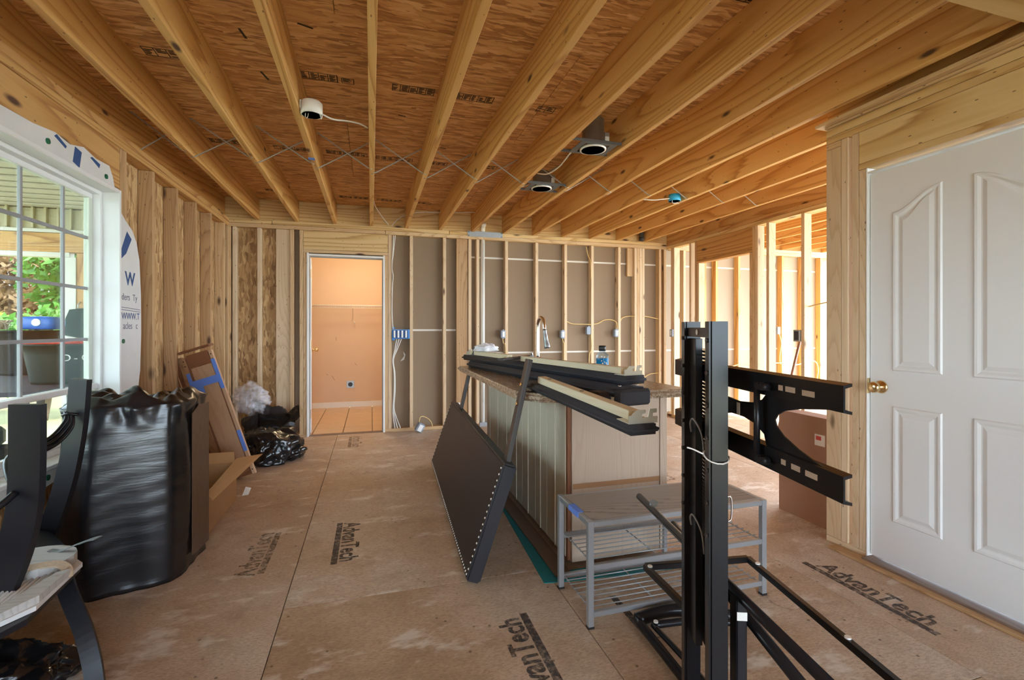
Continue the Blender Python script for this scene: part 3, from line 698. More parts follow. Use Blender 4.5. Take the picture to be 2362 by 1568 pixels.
# cable hanging in the stud bays under the sill
wc = root('wall_cable', (-1.5, 2.7, 0.2), 'pale cable sagging through the studs below the window', 'cable')
tube('cable', [(-1.50, 1.95, 0.28), (-1.475, 2.2, 0.27), (-1.47, 2.45, 0.31), (-1.474, 2.62, 0.34), (-1.47, 2.85, 0.375), (-1.478, 3.1, 0.42), (-1.50, 3.3, 0.40)], 0.006, 'cable_yellow', wc)

# ================================================================== NEAR RIGHT WALL with the white door
wr = root('wall_right', (2.575, 1.0, 0), 'pale pine framed partition around the white panel door', 'wall', kind='structure')
XR = 2.535
def studr(y0, y1, mat='header_pale', z0=0.036, z1=2.29, x0=XR, x1=XR + 0.089, name='stud'):
    return box(name, (x0, y0, z0), (x1, y1, z1), mat, wr, axis='z')
studr(2.05, 2.139, 'stud_pale', x1=XR + 0.038, z1=2.255, name='flat_stud'); box('end_block', (XR, 2.05, 2.257), (XR + 0.038, 2.139, 2.29), 'stud', wr, axis='y')
studr(2.05, 2.139, 'stud_pale', x0=XR + 0.05, x1=XR + 0.088, name='flat_stud')
studr(2.008, 2.048, 'stud_pale'); studr(1.948, 1.984, 'stud_pale'); studr(1.908, 1.946, 'stud_pale', z1=2.083)
for y in (1.03, 0.99, 0.6, 0.2, -0.2, -0.6, -1.0, -1.4, -1.8, -2.2, -2.6, -2.98): studr(y, y + 0.038, 'stud_pale')
box('top_plate', (XR, -3.0, 2.292), (XR + 0.089, 2.139, 2.33), 'header_pale', wr, axis='y'); box('top_plate', (XR - 0.002, -3.0, 2.332), (XR + 0.089, 2.139, 2.375), 'header_pale', wr, axis='y')
box('cap_board', (XR - 0.05, 1.19, 2.39), (XR + 0.10, 2.17, 2.409), 'stud', wr, axis='y'); box('shim_and_leak_strip', (XR - 0.012, -3.0, 2.377), (XR + 0.09, 2.139, 2.389), 'stud', wr, axis='y'); box('shim_and_leak_strip', (XR + 0.03, -3.0, 2.41), (XR + 0.09, 2.139, 2.43), 'stud', wr, axis='y')  # upper strip added to block light leaking in above the partition
box('door_header', (XR, 1.07, 2.118), (XR + 0.085, 1.946, 2.29), 'header_pale', wr, axis='y'); box('door_header', (XR - 0.002, 1.07, 2.085), (XR + 0.089, 1.946, 2.117), 'header_pale', wr, axis='y')
box('bottom_plate', (XR, 1.908, 0), (XR + 0.089, 2.139, 0.034), 'stud_pale', wr, axis='y'); box('bottom_plate', (XR, -3.0, 0), (XR + 0.089, 1.03, 0.034), 'stud_pale', wr, axis='y')
box('gypsum_sheet', (XR + 0.091, -3.0, 0), (XR + 0.103, 1.06, 2.42), 'drywall', wr, 0)
# the door
d2 = root('door_2', (2.56, 1.49, 0), 'white raised-panel door with a brass knob in the right partition', 'door', kind='structure')
DX = 2.549
box('jamb', (2.533, 1.898, 0.0), (2.64, 1.907, 2.083), 'white_trim', d2, axis='z'); box('jamb', (2.533, 1.071, 0.0), (2.64, 1.08, 2.083), 'white_trim', d2, axis='z'); box('jamb', (2.533, 1.08, 2.052), (2.64, 1.898, 2.062), 'white_trim', d2, axis='y')
box('threshold', (2.49, 1.08, 0.0), (2.64, 1.90, 0.022), 'brown_plank', d2, axis='y', bev=0.004); box('threshold', (2.455, 1.0, 0.0), (2.53, 2.06, 0.012), 'stud_left', d2, axis='y', bev=0.003)
slab = box('door_slab', (DX, 1.083, 0.03), (DX + 0.035, 1.895, 2.048), 'white_paint', d2, 0.002, axis='z')
def arch(y0, y1, z0, ztop, rise, inset, high):
    """panel outline; high = which side the cathedral arch climbs to (+1: towards y0)"""
    a, b = y0 + inset, y1 - inset; pts = [(b, z0 + inset), (a, z0 + inset)]
    n = 9
    for k in range(n + 1):
        t = k / n; y = a + (b - a) * t
        s = (1 - t) if high > 0 else t
        f = s * s * (3 - 2 * s)
        pts.append((y, ztop - inset - rise + rise * f if rise else ztop - inset))
        if not rise and k == 0: pts.append((b, ztop - inset)); break
    return pts
def ring(bm, A, B, xa, xb):
    va = [bm.verts.new((xa, y, z)) for y, z in A]; vb = [bm.verts.new((xb, y, z)) for y, z in B]
    for i in range(len(va)):
        j = (i + 1) % len(va); bm.faces.new((va[i], va[j], vb[j], vb[i]))
    return vb
def panel(y0, y1, z0, z1, rise, high):
    bm = bmesh.new()
    offs = [(0.0, DX - 0.0003), (0.006, DX - 0.007), (0.016, DX - 0.0065), (0.028, DX - 0.0012), (0.034, DX - 0.0012), (0.052, DX - 0.0075)]
    for (i0, x0), (i1, x1) in zip(offs, offs[1:]):
        ring(bm, arch(y0, y1, z0, z1, rise, i0, high), arch(y0, y1, z0, z1, rise, i1, high), x0, x1)
    f = [bm.verts.new((DX - 0.0075, y, z)) for y, z in arch(y0, y1, z0, z1, rise, 0.052, high)]
    bm.faces.new(f); bmesh.ops.remove_doubles(bm, verts=bm.verts, dist=1e-5); bm.normal_update(); bmesh.ops.triangulate(bm, faces=[q for q in bm.faces if len(q.verts) > 4])
    bmobj('door_panel', bm, 'white_paint', slab)
panel(1.559, 1.780, 1.013, 1.915, 0.095, +1); panel(1.559, 1.780, 0.245, 0.835, 0, 0)
panel(1.200, 1.440, 1.013, 1.915, 0.095, -1); panel(1.200, 1.440, 0.245, 0.835, 0, 0)
lathe('door_knob', (DX, 1.838, 0.925), [(0.034, 0.0), (0.034, 0.004), (0.028, 0.010), (0.013, 0.014), (0.012, 0.028), (0.024, 0.036), (0.029, 0.048), (0.028, 0.058), (0.018, 0.066), (0.001, 0.067)], 'brass', slab, 24, '-x')
box('latch_plate', (2.531, 1.8965, 0.885), (2.55, 1.9005, 0.965), 'brass', slab, 0.001, axis='z')

# ================================================================== FAR RIGHT DIVIDER of bare studs
wd = root('wall_divider', (4.045, 4.5, 0), 'open stud partition between the two rooms', 'wall', kind='structure')
XD = 4.0
def studd(y0, y1, mat='stud_pale', z0=0.038, z1=2.34, name='stud'):
    return box(name, (XD, y0, z0), (XD + 0.089, y1, z1), mat, wd, axis='z')
for a, mt in ((5.70, 'stud_pale'), (5.66, 'stud_pale'), (5.30, 'stud_pale'), (5.19, 'stud_left'), (4.222, 'stud'), (4.182, 'stud_pale'), (4.03, 'stud_pale'), (3.605, 'stud_pale'), (3.2, 'stud'), (2.8, 'stud'), (2.4, 'stud')): studd(a, a + 0.038, mt)
studd(5.145, 5.183, 'stud_pale', z1=2.06); studd(4.264, 4.30, 'stud', z1=2.06)
box('door_header', (XD, 4.262, 2.10), (XD + 0.085, 5.186, 2.34), 'header', wd, axis='y'); box('door_header', (XD - 0.002, 4.262, 2.062), (XD + 0.089, 5.186, 2.098), 'header', wd, axis='y')
box('top_plate', (XD, 2.2, 2.342), (XD + 0.089, 5.84, 2.385), 'header_pale', wd, axis='y'); box('top_plate', (XD, 2.2, 2.387), (XD + 0.089, 5.84, 2.43), 'header', wd, axis='y')
box('bottom_plate', (XD, 2.2, 0), (XD + 0.089, 4.262, 0.038), 'stud', wd, axis='y'); box('bottom_plate', (XD, 5.186, 0), (XD + 0.089, 5.84, 0.038), 'stud', wd, axis='y')

# unseen rear wall, added with an opening sized to limit light from behind
we = root('wall_rear', (0.5, -3.05, 0), 'unseen rear wall with a wide open gap sized to limit light', 'wall', kind='structure')
for lo_, hi_ in (((-1.58, -3.1, 0), (-0.75, -3.0, 2.66)), ((1.75, -3.1, 0), (2.64, -3.0, 2.66)), ((-0.75, -3.1, 2.12), (1.75, -3.0, 2.66))): box('gypsum_sheet', lo_, hi_, 'drywall_light', we, 0)
# ================================================================== OUTSIDE
gr = put('ground_outside', boxmesh(80, 80, 0.1, 0, 'grass'), 'grass', None, T((-20, 20, -0.62))); tag(gr, 'sunny dry lawn outside the window', 'ground', kind='structure')
po = root('porch', (-3.2, 3.5, -0.15), 'covered porch with cream soffit and pine beam outside the window', 'porch', kind='structure')
box('porch_deck', (-3.75, 0.8, -0.25), (-1.62, 6.2, -0.12), 'porch_floor', po, 0)
k = 0; y = 0.9
while y < 6.0:
    k += 1; box('soffit_board', (-3.75, y, 2.445 + 0.014 * (k % 2)), (-1.60, y + 0.094, 2.462 + 0.014 * (k % 2)), 'soffit', po, 0.004); y += 0.10
box('porch_roof', (-3.85, 0.7, 2.48), (-1.60, 6.3, 2.56), 'dark', po, 0)
for k in range(20):
    x = -3.7 + k * 0.105; box('siding_rib', (x, 5.965, 2.245), (x + 0.02, 6.0, 2.46), 'beige_siding', po, 0.002, axis='z')
box('gable_siding', (-3.75, 6.0, 2.23), (-1.62, 6.03, 2.46), 'beige_siding', po, 0)
box('trim_band', (-3.75, 5.955, 2.20), (-1.62, 6.03, 2.235), 'white_post', po)
beam('porch_beam', (-3.75, 6.0, 2.10), (-1.62, 6.0, 2.10), 0.09, 0.19, 'header', po)
box('trim_band', (-3.75, 5.96, 1.955), (-2.96, 6.05, 2.005), 'white_post', po)
box('porch_post', (-3.02, 5.95, -0.12), (-2.90, 6.07, 1.955), 'white_post', po, axis='z'); box('porch_post', (-2.90, 5.96, -0.12), (-2.80, 6.05, 2.0), 'header', po, axis='z')
box('house_siding', (-1.70, 3.60, -0.5), (-1.60, 6.2, 2.46), 'beige_siding', po, 0); box('house_siding', (-1.70, -3.0, -0.5), (-1.60, 1.6, 2.46), 'beige_siding', po, 0); box('house_siding', (-1.66, 1.6, -0.5), (-1.60, 3.60, 0.53), 'beige_siding', po, 0)
# table and buckets
tb = root('porch_table', (-2.35, 4.0, -0.12), 'dark folding table on the porch carrying two buckets', 'table')
box('table_top', (-3.0, 3.35, 0.845), (-1.78, 5.0, 0.872), 'table_purple', tb)
for x, y in ((-2.95, 3.45), (-1.85, 3.45), (-2.95, 4.9), (-1.85, 4.9)): cyl('leg', (x, y, -0.12), (x, y, 0.845), 0.018, 'steel', tb, seg=10)
def bucket(x, y, z, r0, r1, hh, mat, rim, nm, lab):
    b = root(nm, (x, y, z), lab, 'bucket')
    lathe('bucket_body', (x, y, z), [(r0, 0), (r0 * 1.02, 0.02), (r0 + (r1 - r0) * 0.75, hh * 0.72), (r1 * 0.96, hh * 0.76), (r1, hh), (r1 * 1.07, hh * 1.0), (r1 * 1.07, hh + 0.012), (r1 * 0.98, hh + 0.012), (r0 * 0.95, 0.02), (0.001, 0.02)], mat, b, 40)
    if rim: lathe('rim', (x, y, z), [(r1 * 0.99, hh + 0.010), (r1 * 1.04, hh + 0.012), (r1 * 1.04, hh + 0.034), (r1 * 0.92, hh + 0.036), (r1 * 0.9, hh - 0.02)], rim, b, 40)
    return b
b1 = bucket(-1.93, 3.93, 0.873, 0.205, 0.245, 0.245, 'bucket_green', 'red_plastic', 'mop_bucket', 'dark green mop bucket with red rim and white lettering')
for i, ch in enumerate('O-Cedar'):
    a = math.radians(-72 + i * 11); rr = 0.2445
    text('lettering', ch, 0.062, T((-1.93 + math.cos(a) * rr, 3.93 + math.sin(a) * rr, 1.04)) @ RZ(math.degrees(a) + 90) @ RX(86), 'white_plastic', b1, 0.001)
b2 = bucket(-2.59, 4.67, 0.873, 0.15, 0.20, 0.33, 'bucket_grey', None, 'waste_bucket', 'dark grey bucket behind the green mop bucket')
pk = root('blue_pack', (-2.50, 4.66, 1.22), 'blue shiny pack sitting on top of the grey bucket', 'pack')
bm = bmesh.new(); bmesh.ops.create_cube(bm, size=1); bmesh.ops.subdivide_edges(bm, edges=bm.edges, cuts=4, use_grid_fill=True)
for v in bm.verts:
    q = v.co.normalized() * 0.62; v.co = v.co.lerp(q, 0.35); v.co = Vector((v.co.x * 0.24, v.co.y * 0.16, v.co.z * 0.10)); v.co += Vector((-2.47, 4.62, 1.27))
bmobj('wrapper', bm, 'pack_blue', pk, True)
cyl('cap', (-2.46, 4.545, 1.275), (-2.46, 4.53, 1.275), 0.028, 'white_plastic', pk)
sb = root('straw_brush', (-2.72, 4.60, 1.20), 'straw coloured brush head poking out of the grey bucket', 'brush')
bm = bmesh.new()
for k in range(40):
    a = random.uniform(0, math.tau); r = random.uniform(0, 0.05); x, y = -2.72 + math.cos(a) * r, 4.60 + math.sin(a) * r
    add_tube(bm, [(x, y, 1.222), (x + random.uniform(-.03, .03), y, 1.26), (x + random.uniform(-.06, .06), y + random.uniform(-.03, .03), 1.29)], 0.006, 4, False)
bmobj('bristles', bm, 'rope', sb)
hb = root('hanging_bag', (-2.86, 5.9, 1.2), 'dark green folded bag hanging on the porch post', 'bag')
prism('bag_cloth', [(-2.93, 5.9, 1.42), (-2.78, 5.9, 1.44), (-2.70, 5.9, 1.10), (-3.02, 5.9, 1.17)], (0, 0.04, 0), 'bucket_green', hb); tube('bag_hook', [(-2.86, 5.95, 1.50), (-2.86, 5.91, 1.47), (-2.86, 5.91, 1.43)], 0.006, 'steel', hb)
gl2 = root('metal_cart', (-2.2, 2.85, -0.12), 'dark box-shaped cart on pale legs outside below the window', 'cart')
box('cart_body', (-2.6, 2.55, 0.30), (-1.80, 3.18, 0.62), 'table_purple', gl2, 0.01); box('cart_lid', (-2.57, 2.57, 0.622), (-1.83, 3.16, 0.72), 'dirty_black', gl2, 0.02)
for x, y in ((-2.57, 2.58), (-1.83, 2.58), (-2.57, 3.15), (-1.83, 3.15)): cyl('leg', (x, y, -0.12), (x, y, 0.30), 0.02, 'soffit', gl2, seg=10)
for x in (-2.35, -2.2, -2.05): cyl('knob', (x, 2.55, 0.55), (x, 2.525, 0.55), 0.025, 'chrome', gl2, seg=14)
bx2 = root('porch_crate', (-3.1, 3.0, -0.12), 'low pale plastic crate standing on the porch boards', 'crate')
for z in (0.05, 0.2, 0.35): box('crate_slat', (-3.4, 2.75, z), (-2.8, 2.77, z + 0.11), 'soffit', bx2); box('crate_slat', (-3.4, 3.23, z), (-2.8, 3.25, z + 0.11), 'soffit', bx2)
for x, y in ((-3.4, 2.75), (-2.83, 2.75), (-3.4, 3.23), (-2.83, 3.23)): box('crate_post', (x, y, -0.12), (x + 0.03, y + 0.03, 0.47), 'white_post', bx2, axis='z')
# shrubs and trees
def foliage(name, cx, cy, cz, rx, ry, rz, n, mat, size, par):
    vs = []; fs = []; rnd = random.Random(hash((round(cx, 2), n)) & 0xffff)
    for i in range(n):
        while True:
            p = Vector((rnd.uniform(-1, 1), rnd.uniform(-1, 1), rnd.uniform(-1, 1)))
            if 0.35 < p.length < 1: break
        nz = noise.noise(p * 2.3 + Vector((cx, cy, 0)))
        p *= 0.85 + 0.4 * nz
        c = Vector((cx + p.x * rx, cy + p.y * ry, cz + p.z * rz))
        a = Vector((rnd.uniform(-1, 1), rnd.uniform(-1, 1), rnd.uniform(-1, 1))).normalized(); b = a.orthogonal().normalized()
        s = size * rnd.uniform(0.6, 1.4); k = len(vs)
        vs += [c - a * s, c + b * s * 0.5, c + a * s, c - b * s * 0.5]; fs.append((k, k + 1, k + 2, k + 3))
    o = Vector((cx, cy, cz)); me = bpy.data.meshes.new(name); me.from_pydata([v - o for v in vs], [], fs)
    return tag(put(name, me, mat, par, T(o)), kind='stuff')
def tree(nm, x, y, z, rx, ry, rz, n, mat, size, lab, trunk=0.12):
    t = root(nm, (x, y, -0.57), lab, 'tree' if z - rz > 0.3 else 'shrub', 'trees and shrubs outside')
    tube('trunk', [(x, y, -0.57), (x + 0.1, y, z * 0.4), (x - 0.05, y + 0.1, z)], [trunk, trunk * 0.8, trunk * 0.5], 'bark', t, 8)
    for k in range(5):
        a = k * 1.26; tube('branch', [(x, y, z * 0.5), (x + math.cos(a) * rx * 0.4, y + math.sin(a) * ry * 0.4, z), (x + math.cos(a) * rx * 0.75, y + math.sin(a) * ry * 0.75, z + rz * 0.3)], [trunk * 0.4, trunk * 0.25, trunk * 0.15], 'bark', t, 5)
    foliage('foliage', x, y, z, rx, ry, rz, n, mat, size, t)
tree('leafy_tree', -7.0, 15.4, 3.2, 1.8, 1.5, 1.9, 5200, M['leaf_green'], 0.11, 'green leafy tree behind the porch post')
tree('leafy_tree', -11.3, 13.2, 2.6, 1.5, 1.2, 1.9, 6000, M['leaf_yellow'], 0.11, 'yellow green tree at the left edge of the window view')
tree('russet_tree', -10.4, 19.5, 2.9, 2.6, 1.6, 2.6, 6000, M['leaf_brown'], 0.12, 'russet brown tree in the middle of the window view')
tree('green_shrub', -6.1, 11.5, 0.75, 1.15, 1.0, 0.95, 5000, M['leaf_green'], 0.07, 'round green shrub beyond the porch beside the post', 0.05)
tree('yellow_shrub', -8.6, 13.0, 0.8, 1.7, 1.2, 1.0, 5000, M['leaf_yellow'], 0.08, 'pale yellow shrub beyond the lawn', 0.05)
tree('leafy_tree', -15.5, 16.0, 3.2, 2.2, 1.8, 2.6, 5000, M['leaf_green'], 0.13, 'dark green tree far left beyond the yellow tree')
tree('leafy_tree', -5.0, 20.0, 3.6, 2.6, 2.0, 2.8, 5000, M['leaf_green'], 0.13, 'tall dark green tree farthest back beyond the porch')
bkh = bmesh.new()
hp = [(-40, 26, -0.6), (-20, 24, 1.2), (-10, 23.5, 2.2), (0, 24, 2.0), (12, 26, 0.6), (12, 26, -0.8), (-40, 26, -0.8)]
add_prism(bkh, hp, (0, 10, 1.5)); tag(bmobj('hillside', bkh, 'grass', None), 'grassy hillside behind the trees', 'hill', kind='structure')
# ================================================================== ISLAND
isl = root('island_cabinet', (1.255, 3.14, 0), 'pale wood kitchen island base with plank side', 'cabinet')
box('carcass', (0.985, 2.275, 0.03), (1.525, 4.02, 0.858), 'laminate', isl, 0)
y = 2.285
for k, wd_ in enumerate((0.27, 0.20, 0.26, 0.25, 0.24, 0.27, 0.245)):
    box('side_plank', (0.962, y, 0.05), (0.984, y + wd_ - 0.004, 0.858), 'beadboard', isl, 0.003, axis='z')
    box('bead', (0.957, y + wd_ * 0.5, 0.05), (0.964, y + wd_ * 0.5 + 0.008, 0.858), 'beadboard', isl, 0.002, axis='z'); y += wd_
box('corner_gap', (0.965, 2.262, 0.04), (0.985, 2.283, 0.858), 'cherry', isl, 0.001, axis='z')
box('front_panel', (0.987, 2.255, 0.03), (1.50, 2.274, 0.858), 'laminate', isl, 0.002, axis='z')
box('end_stile', (1.503, 2.25, 0.03), (1.545, 2.276, 0.858), 'laminate', isl, 0.002, axis='z')
box('bench_shade_band', (0.99, 2.2515, 0.405), (1.50, 2.2545, 0.43), 'oak', isl, 0.001)  # brown band painting the bench's contact shade onto the front panel
ct = bmesh.new(); add_prism(ct, [(0.72, 4.10, 0.862), (0.72, 2.40, 0.862), (0.735, 2.31, 0.862), (0.80, 2.21, 0.862), (0.86, 2.18, 0.862), (1.60, 2.18, 0.862), (1.645, 2.20, 0.862), (1.66, 2.25, 0.862), (1.66, 4.10, 0.862)], (0, 0, 0.043))
bmesh.ops.bevel(ct, geom=[e for e in ct.edges if abs(e.verts[0].co.z - e.verts[1].co.z) < 1e-4], offset=0.014, segments=3, affect='EDGES')
tag(bmobj('countertop', ct, 'counter', None), 'brown speckled laminate worktop with rounded edge on the island', 'countertop')
bp = root('floor_plank', (0.92, 3.1, 0), 'brown vinyl plank lying along the foot of the island', 'plank')
box('plank', (0.872, 2.19, 0.004), (0.958, 4.0, 0.014), 'brown_plank', bp, 0.002, axis='y')
ts = prism('foam_underlay', [(0.80, 2.16, 0), (0.93, 2.14, 0), (1.54, 2.10, 0), (1.54, 2.24, 0), (0.96, 2.24, 0), (0.958, 3.7, 0), (0.885, 3.7, 0)], (0, 0, 0.0035), 'teal', None)
tag(ts, 'teal foam underlay strip on the floor beside the island', 'underlay')
# faucet
fa = root('kitchen_faucet', (1.18, 3.32, 0.905), 'tall chrome pull-down faucet standing on the island', 'faucet')
cyl('faucet_base', (1.18, 3.32, 0.906), (1.18, 3.32, 0.93), 0.03, 'chrome', fa); cyl('faucet_body', (1.18, 3.32, 0.93), (1.18, 3.32, 1.02), 0.02, 'chrome', fa)
tube('spout', [(1.18, 3.32, 1.0), (1.18, 3.32, 1.20), (1.18, 3.31, 1.275), (1.183, 3.27, 1.308), (1.186, 3.22, 1.285), (1.188, 3.20, 1.22)], 0.0125, 'chrome', fa, 12)
tube('spray_head', [(1.188, 3.20, 1.22), (1.192, 3.19, 1.16), (1.20, 3.175, 1.09)], [0.014, 0.017, 0.021], 'steel', fa, 12)
tube('lever', [(1.165, 3.31, 0.985), (1.13, 3.29, 1.02), (1.12, 3.285, 1.055)], 0.007, 'chrome', fa)
# bottle
bo = root('blue_bottle', (1.51, 2.94, 0.905), 'clear bottle of blue liquid with black cap on the island', 'bottle')
lathe('bottle_body', (1.51, 2.94, 0.906), [(0.038, 0), (0.044, 0.006), (0.044, 0.135), (0.040, 0.150), (0.020, 0.162), (0.018, 0.172)], 'glass_jar', bo, 24)
lathe('liquid', (1.51, 2.94, 0.908), [(0.036, 0.001), (0.0415, 0.006), (0.0415, 0.118), (0.001, 0.118)], 'blue_liquid', bo, 24)
cyl('cap', (1.51, 2.94, 1.076), (1.51, 2.94, 1.112), 0.024, 'black_plastic', bo)
for k in range(14):
    a = math.radians(-135 + random.uniform(0, 95)); z = 0.96 + random.uniform(0, 0.085); r = random.uniform(0.0025, 0.006)
    d = Vector((math.cos(a), math.sin(a), 0)); p = Vector((1.51, 2.94, z)) + d * 0.0435
    cyl('printed_bubble', p, p + d * 0.001, r, 'white_plastic', bo, seg=10)
box('bottle_label', (1.488, 2.8945, 0.925), (1.535, 2.896, 0.975), 'cyan_plastic', bo, 0)

# ------------------------------------------------------------------ bed parts on the island
def hook_plate(par, m, L):
    """steel hook bracket standing at the rail end"""
    pts = [(0, 0), (0.115, 0), (0.115, 0.022), (0.095, 0.022), (0.095, 0.034), (0.110, 0.034), (0.110, 0.048), (0.082, 0.048), (0.076, 0.020), (0.052, 0.020), (0.052, 0.032), (0.066, 0.034), (0.066, 0.046), (0.028, 0.046), (0.012, 0.030), (0, 0.028)]
    o = prism('hook_bracket', [m @ Vector((L, y - 0.055, z)) for y, z in pts], (m.to_3x3() @ Vector((0.003, 0, 0))), 'zinc', par)
    a = m @ Vector((L - 0.035, 0, 0.002))
    put('bracket_foot', boxmesh(0.075, 0.11, 0.003, 0, 'zinc'), 'zinc', par, m @ T((L - 0.035, 0.0, 0.002)))
    return o
def bed_rail(far, near, w, th, lab, gaps, padmat='black_fabric', hook=True, strip_y=0.0, hook_far=False):
    m, L = frame(far, near, (0, 0, 1)); r = root('bed_rail', tuple((Vector(far) + Vector(near)) / 2), lab, 'bed rail', 'bed rails on the island')
    bm = bmesh.new(); bmesh.ops.create_cube(bm, size=1); bmesh.ops.scale(bm, vec=(L, w, th), verts=bm.verts)
    bmesh.ops.bevel(bm, geom=list(bm.edges), offset=th * 0.38, segments=3, affect='EDGES')
    me = bpy.data.meshes.new('padded_board'); bm.to_mesh(me); bm.free()
    for p in me.polygons: p.use_smooth = True
    put('padded_board', me, padmat, r, m)
    for a, b in gaps:
        tm = m @ T(((a + b) / 2 - L / 2, strip_y, th / 2 + 0.019))
        t = put('timber_strip', boxmesh(b - a, 0.045, 0.034, 0.002, 'cream_wood'), 'cream_wood', r, tm)
        q = a + 0.10
        while q < b - 0.05:
            bm = bmesh.new(); c = m @ Vector((q - L / 2, strip_y, th / 2 + 0.0362)); add_cyl(bm, c, c + Vector((0, 0, 0.001)), 0.010, seg=12); bmobj('screw_hole', bm, 'dark', t); q += 0.34
    if hook: hook_plate(r, m @ T((0, strip_y + 0.005, th / 2)), L / 2 - 0.03)
    if hook_far: hook_plate(r, m @ T((0, strip_y, th / 2)), -L / 2 + 0.05)
    return r, m, L
rB, mB, LB = bed_rail((0.845, 3.95, 0.932), (1.175, 1.96, 0.930), 0.17, 0.05, 'thick black padded bed rail under the top rail on the island', [])
for o in list(rB.children):
    if o.name.startswith(('hook', 'bracket')): bpy.data.objects.remove(o)
put('end_pad', boxmesh(0.07, 0.175, 0.075, 0.012, 'black_fabric'), 'black_fabric', rB, mB @ T((LB / 2 - 0.02, 0, -0.02)))
for yy in (-0.05, 0.05):
    c = mB @ Vector((LB / 2 - 0.05, yy, 0.026)); cyl('bolt', c, c + Vector((0, 0, 0.006)), 0.008, 'chrome', rB, seg=10)
put('foot_block', boxmesh(0.12, 0.09, 0.065, 0.02, 'black_satin'), 'black_satin', rB, mB @ T((LB / 2 - 0.10, -0.135, -0.028)))
bed_rail((0.815, 4.03, 0.985), (1.235, 2.05, 0.978), 0.165, 0.042, 'black bed rail with cream timber strips lying topmost on the island', [(0.04, 0.72), (0.92, 1.94)], hook_far=True)
bed_rail((0.832, 2.42, 0.936), (0.880, 1.40, 0.888), 0.125, 0.036, 'black bed rail hanging out lowest over the island front edge', [(0.12, 0.95)])
cb = root('bed_bracket', (0.96, 2.9, 1.02), 'short black steel bar lying across the top bed rail', 'bracket')
beam('bar', (0.82, 3.05, 1.022), (1.10, 3.23, 1.030), 0.05, 0.016, 'bronze_metal', cb)
for t_ in (0.15, 0.3): p = Vector((0.82, 3.05, 1.030)).lerp(Vector((1.10, 3.23, 1.038)), t_); cyl('bolt', p, p + Vector((0, 0, 0.006)), 0.008, 'brass', cb, seg=10)
# crumpled rag
bm = bmesh.new(); bmesh.ops.create_icosphere(bm, subdivisions=4, radius=1)
for v in bm.verts:
    n_ = noise.noise(v.co * 2.2) * 0.35 + abs(noise.noise(v.co * 5.0)) * 0.25
    v.co = v.co * (0.85 + n_); v.co = Vector((v.co.x * 0.10, v.co.y * 0.075, max(v.co.z, -0.45) * 0.045)) + Vector((0.90, 3.78, 1.064))
tag(bmobj('crumpled_rag', bm, 'cloth', None, True), 'crumpled white rag on the far end of the bed rails', 'rag')

# ------------------------------------------------------------------ headboard leaning on the island
hd = root('headboard', (0.48, 3.2, 0), 'dark padded headboard with silver nailheads leaning on the island', 'headboard')
ax = Vector((0.60 - 0.52, 4.27 - 2.21, 0)).normalized(); b_ = Vector((0.322, 0, 0.947)); b_ = (b_ - ax * b_.dot(ax)).normalized(); n_ = ax.cross(b_)
if n_.x > 0: n_ = -n_
A0 = Vector((0.462, 2.215, 0.024))
HM = Matrix((ax, n_, b_)).transposed().to_4x4()
def hb_m(s, out, up): m = HM.copy(); m.translation = A0 + ax * s + n_ * out + b_ * up; return m
Lh, Hh, Th = 2.06, 0.575, 0.07
bm = bmesh.new(); bmesh.ops.create_cube(bm, size=1); bmesh.ops.scale(bm, vec=(Lh, Th, Hh), verts=bm.verts)
bmesh.ops.bevel(bm, geom=list(bm.edges), offset=0.009, segments=3, affect='EDGES')
me = bpy.data.meshes.new('padded_panel'); bm.to_mesh(me); bm.free()
put('padded_panel', me, 'black_leather', hd, hb_m(Lh / 2, 0, Hh / 2))
bm = bmesh.new()
def nail(s, u):
    c = A0 + ax * s + n_ * (Th / 2 - 0.001) + b_ * u
    r = bmesh.ops.create_icosphere(bm, subdivisions=1, radius=0.0062)
    for v in r['verts']: v.co = c + v.co
s = 0.03
while s < Lh - 0.02: nail(s, 0.022); s += 0.031
u_ = 0.05
while u_ < Hh - 0.02: nail(0.024, u_); nail(Lh - 0.024, u_); u_ += 0.031
tag(bmobj('nailheads', bm, 'stud_nail', hd, True), kind='stuff')
for s in (0.10, 1.72):
    p0 = A0 + ax * s + n_ * (-0.018) + b_ * 0.46; b2 = Vector((0.225, 0.0, 0.974)); p1 = p0 + b2 * 0.635
    lg = beam('post', p0, p1, 0.062, 0.024, 'bronze_metal', hd, up=n_, bev=0.003)
    for q in (0.40, 0.50):
        c = p0 + b2 * q + n_ * 0.012; cyl('bolt', c, c + n_ * 0.006, 0.009, 'brass', lg, seg=10)

# ================================================================== BENCH
be = root('shoe_bench', (1.3, 1.945, 0), 'silver metal shoe bench with grey wood seat before the island', 'bench')
bx0, bx1, by0, by1, bh = 0.85, 1.75, 1.775, 2.115, 0.44
box('seat_top', (bx0 + 0.024, by0 + 0.024, bh - 0.014), (bx1 - 0.024, by1 - 0.024, bh - 0.001), 'grey_wood', be, 0.001)
for x in (bx0, bx1 - 0.025):
    for y in (by0, by1 - 0.025):
        lg = box('leg', (x, y, 0.008), (x + 0.025, y + 0.025, bh), 'silver_paint', be, 0.002, axis='z')
        box('foot_cap', (x - 0.001, y - 0.001, 0), (x + 0.026, y + 0.026, 0.010), 'black_plastic', lg, 0.001)
for z in (bh - 0.025, 0.238, 0.045):
    for y in (by0 + 0.002, by1 - 0.023): box('long_rail', (bx0 + 0.025, y, z), (bx1 - 0.025, y + 0.02, z + 0.022), 'silver_paint', be, 0.002)
for x in (bx0 + 0.002, bx1 - 0.023): box('side_rail', (x, by0 + 0.025, bh - 0.025), (x + 0.02, by1 - 0.025, bh), 'silver_paint', be, 0.002, axis='y')
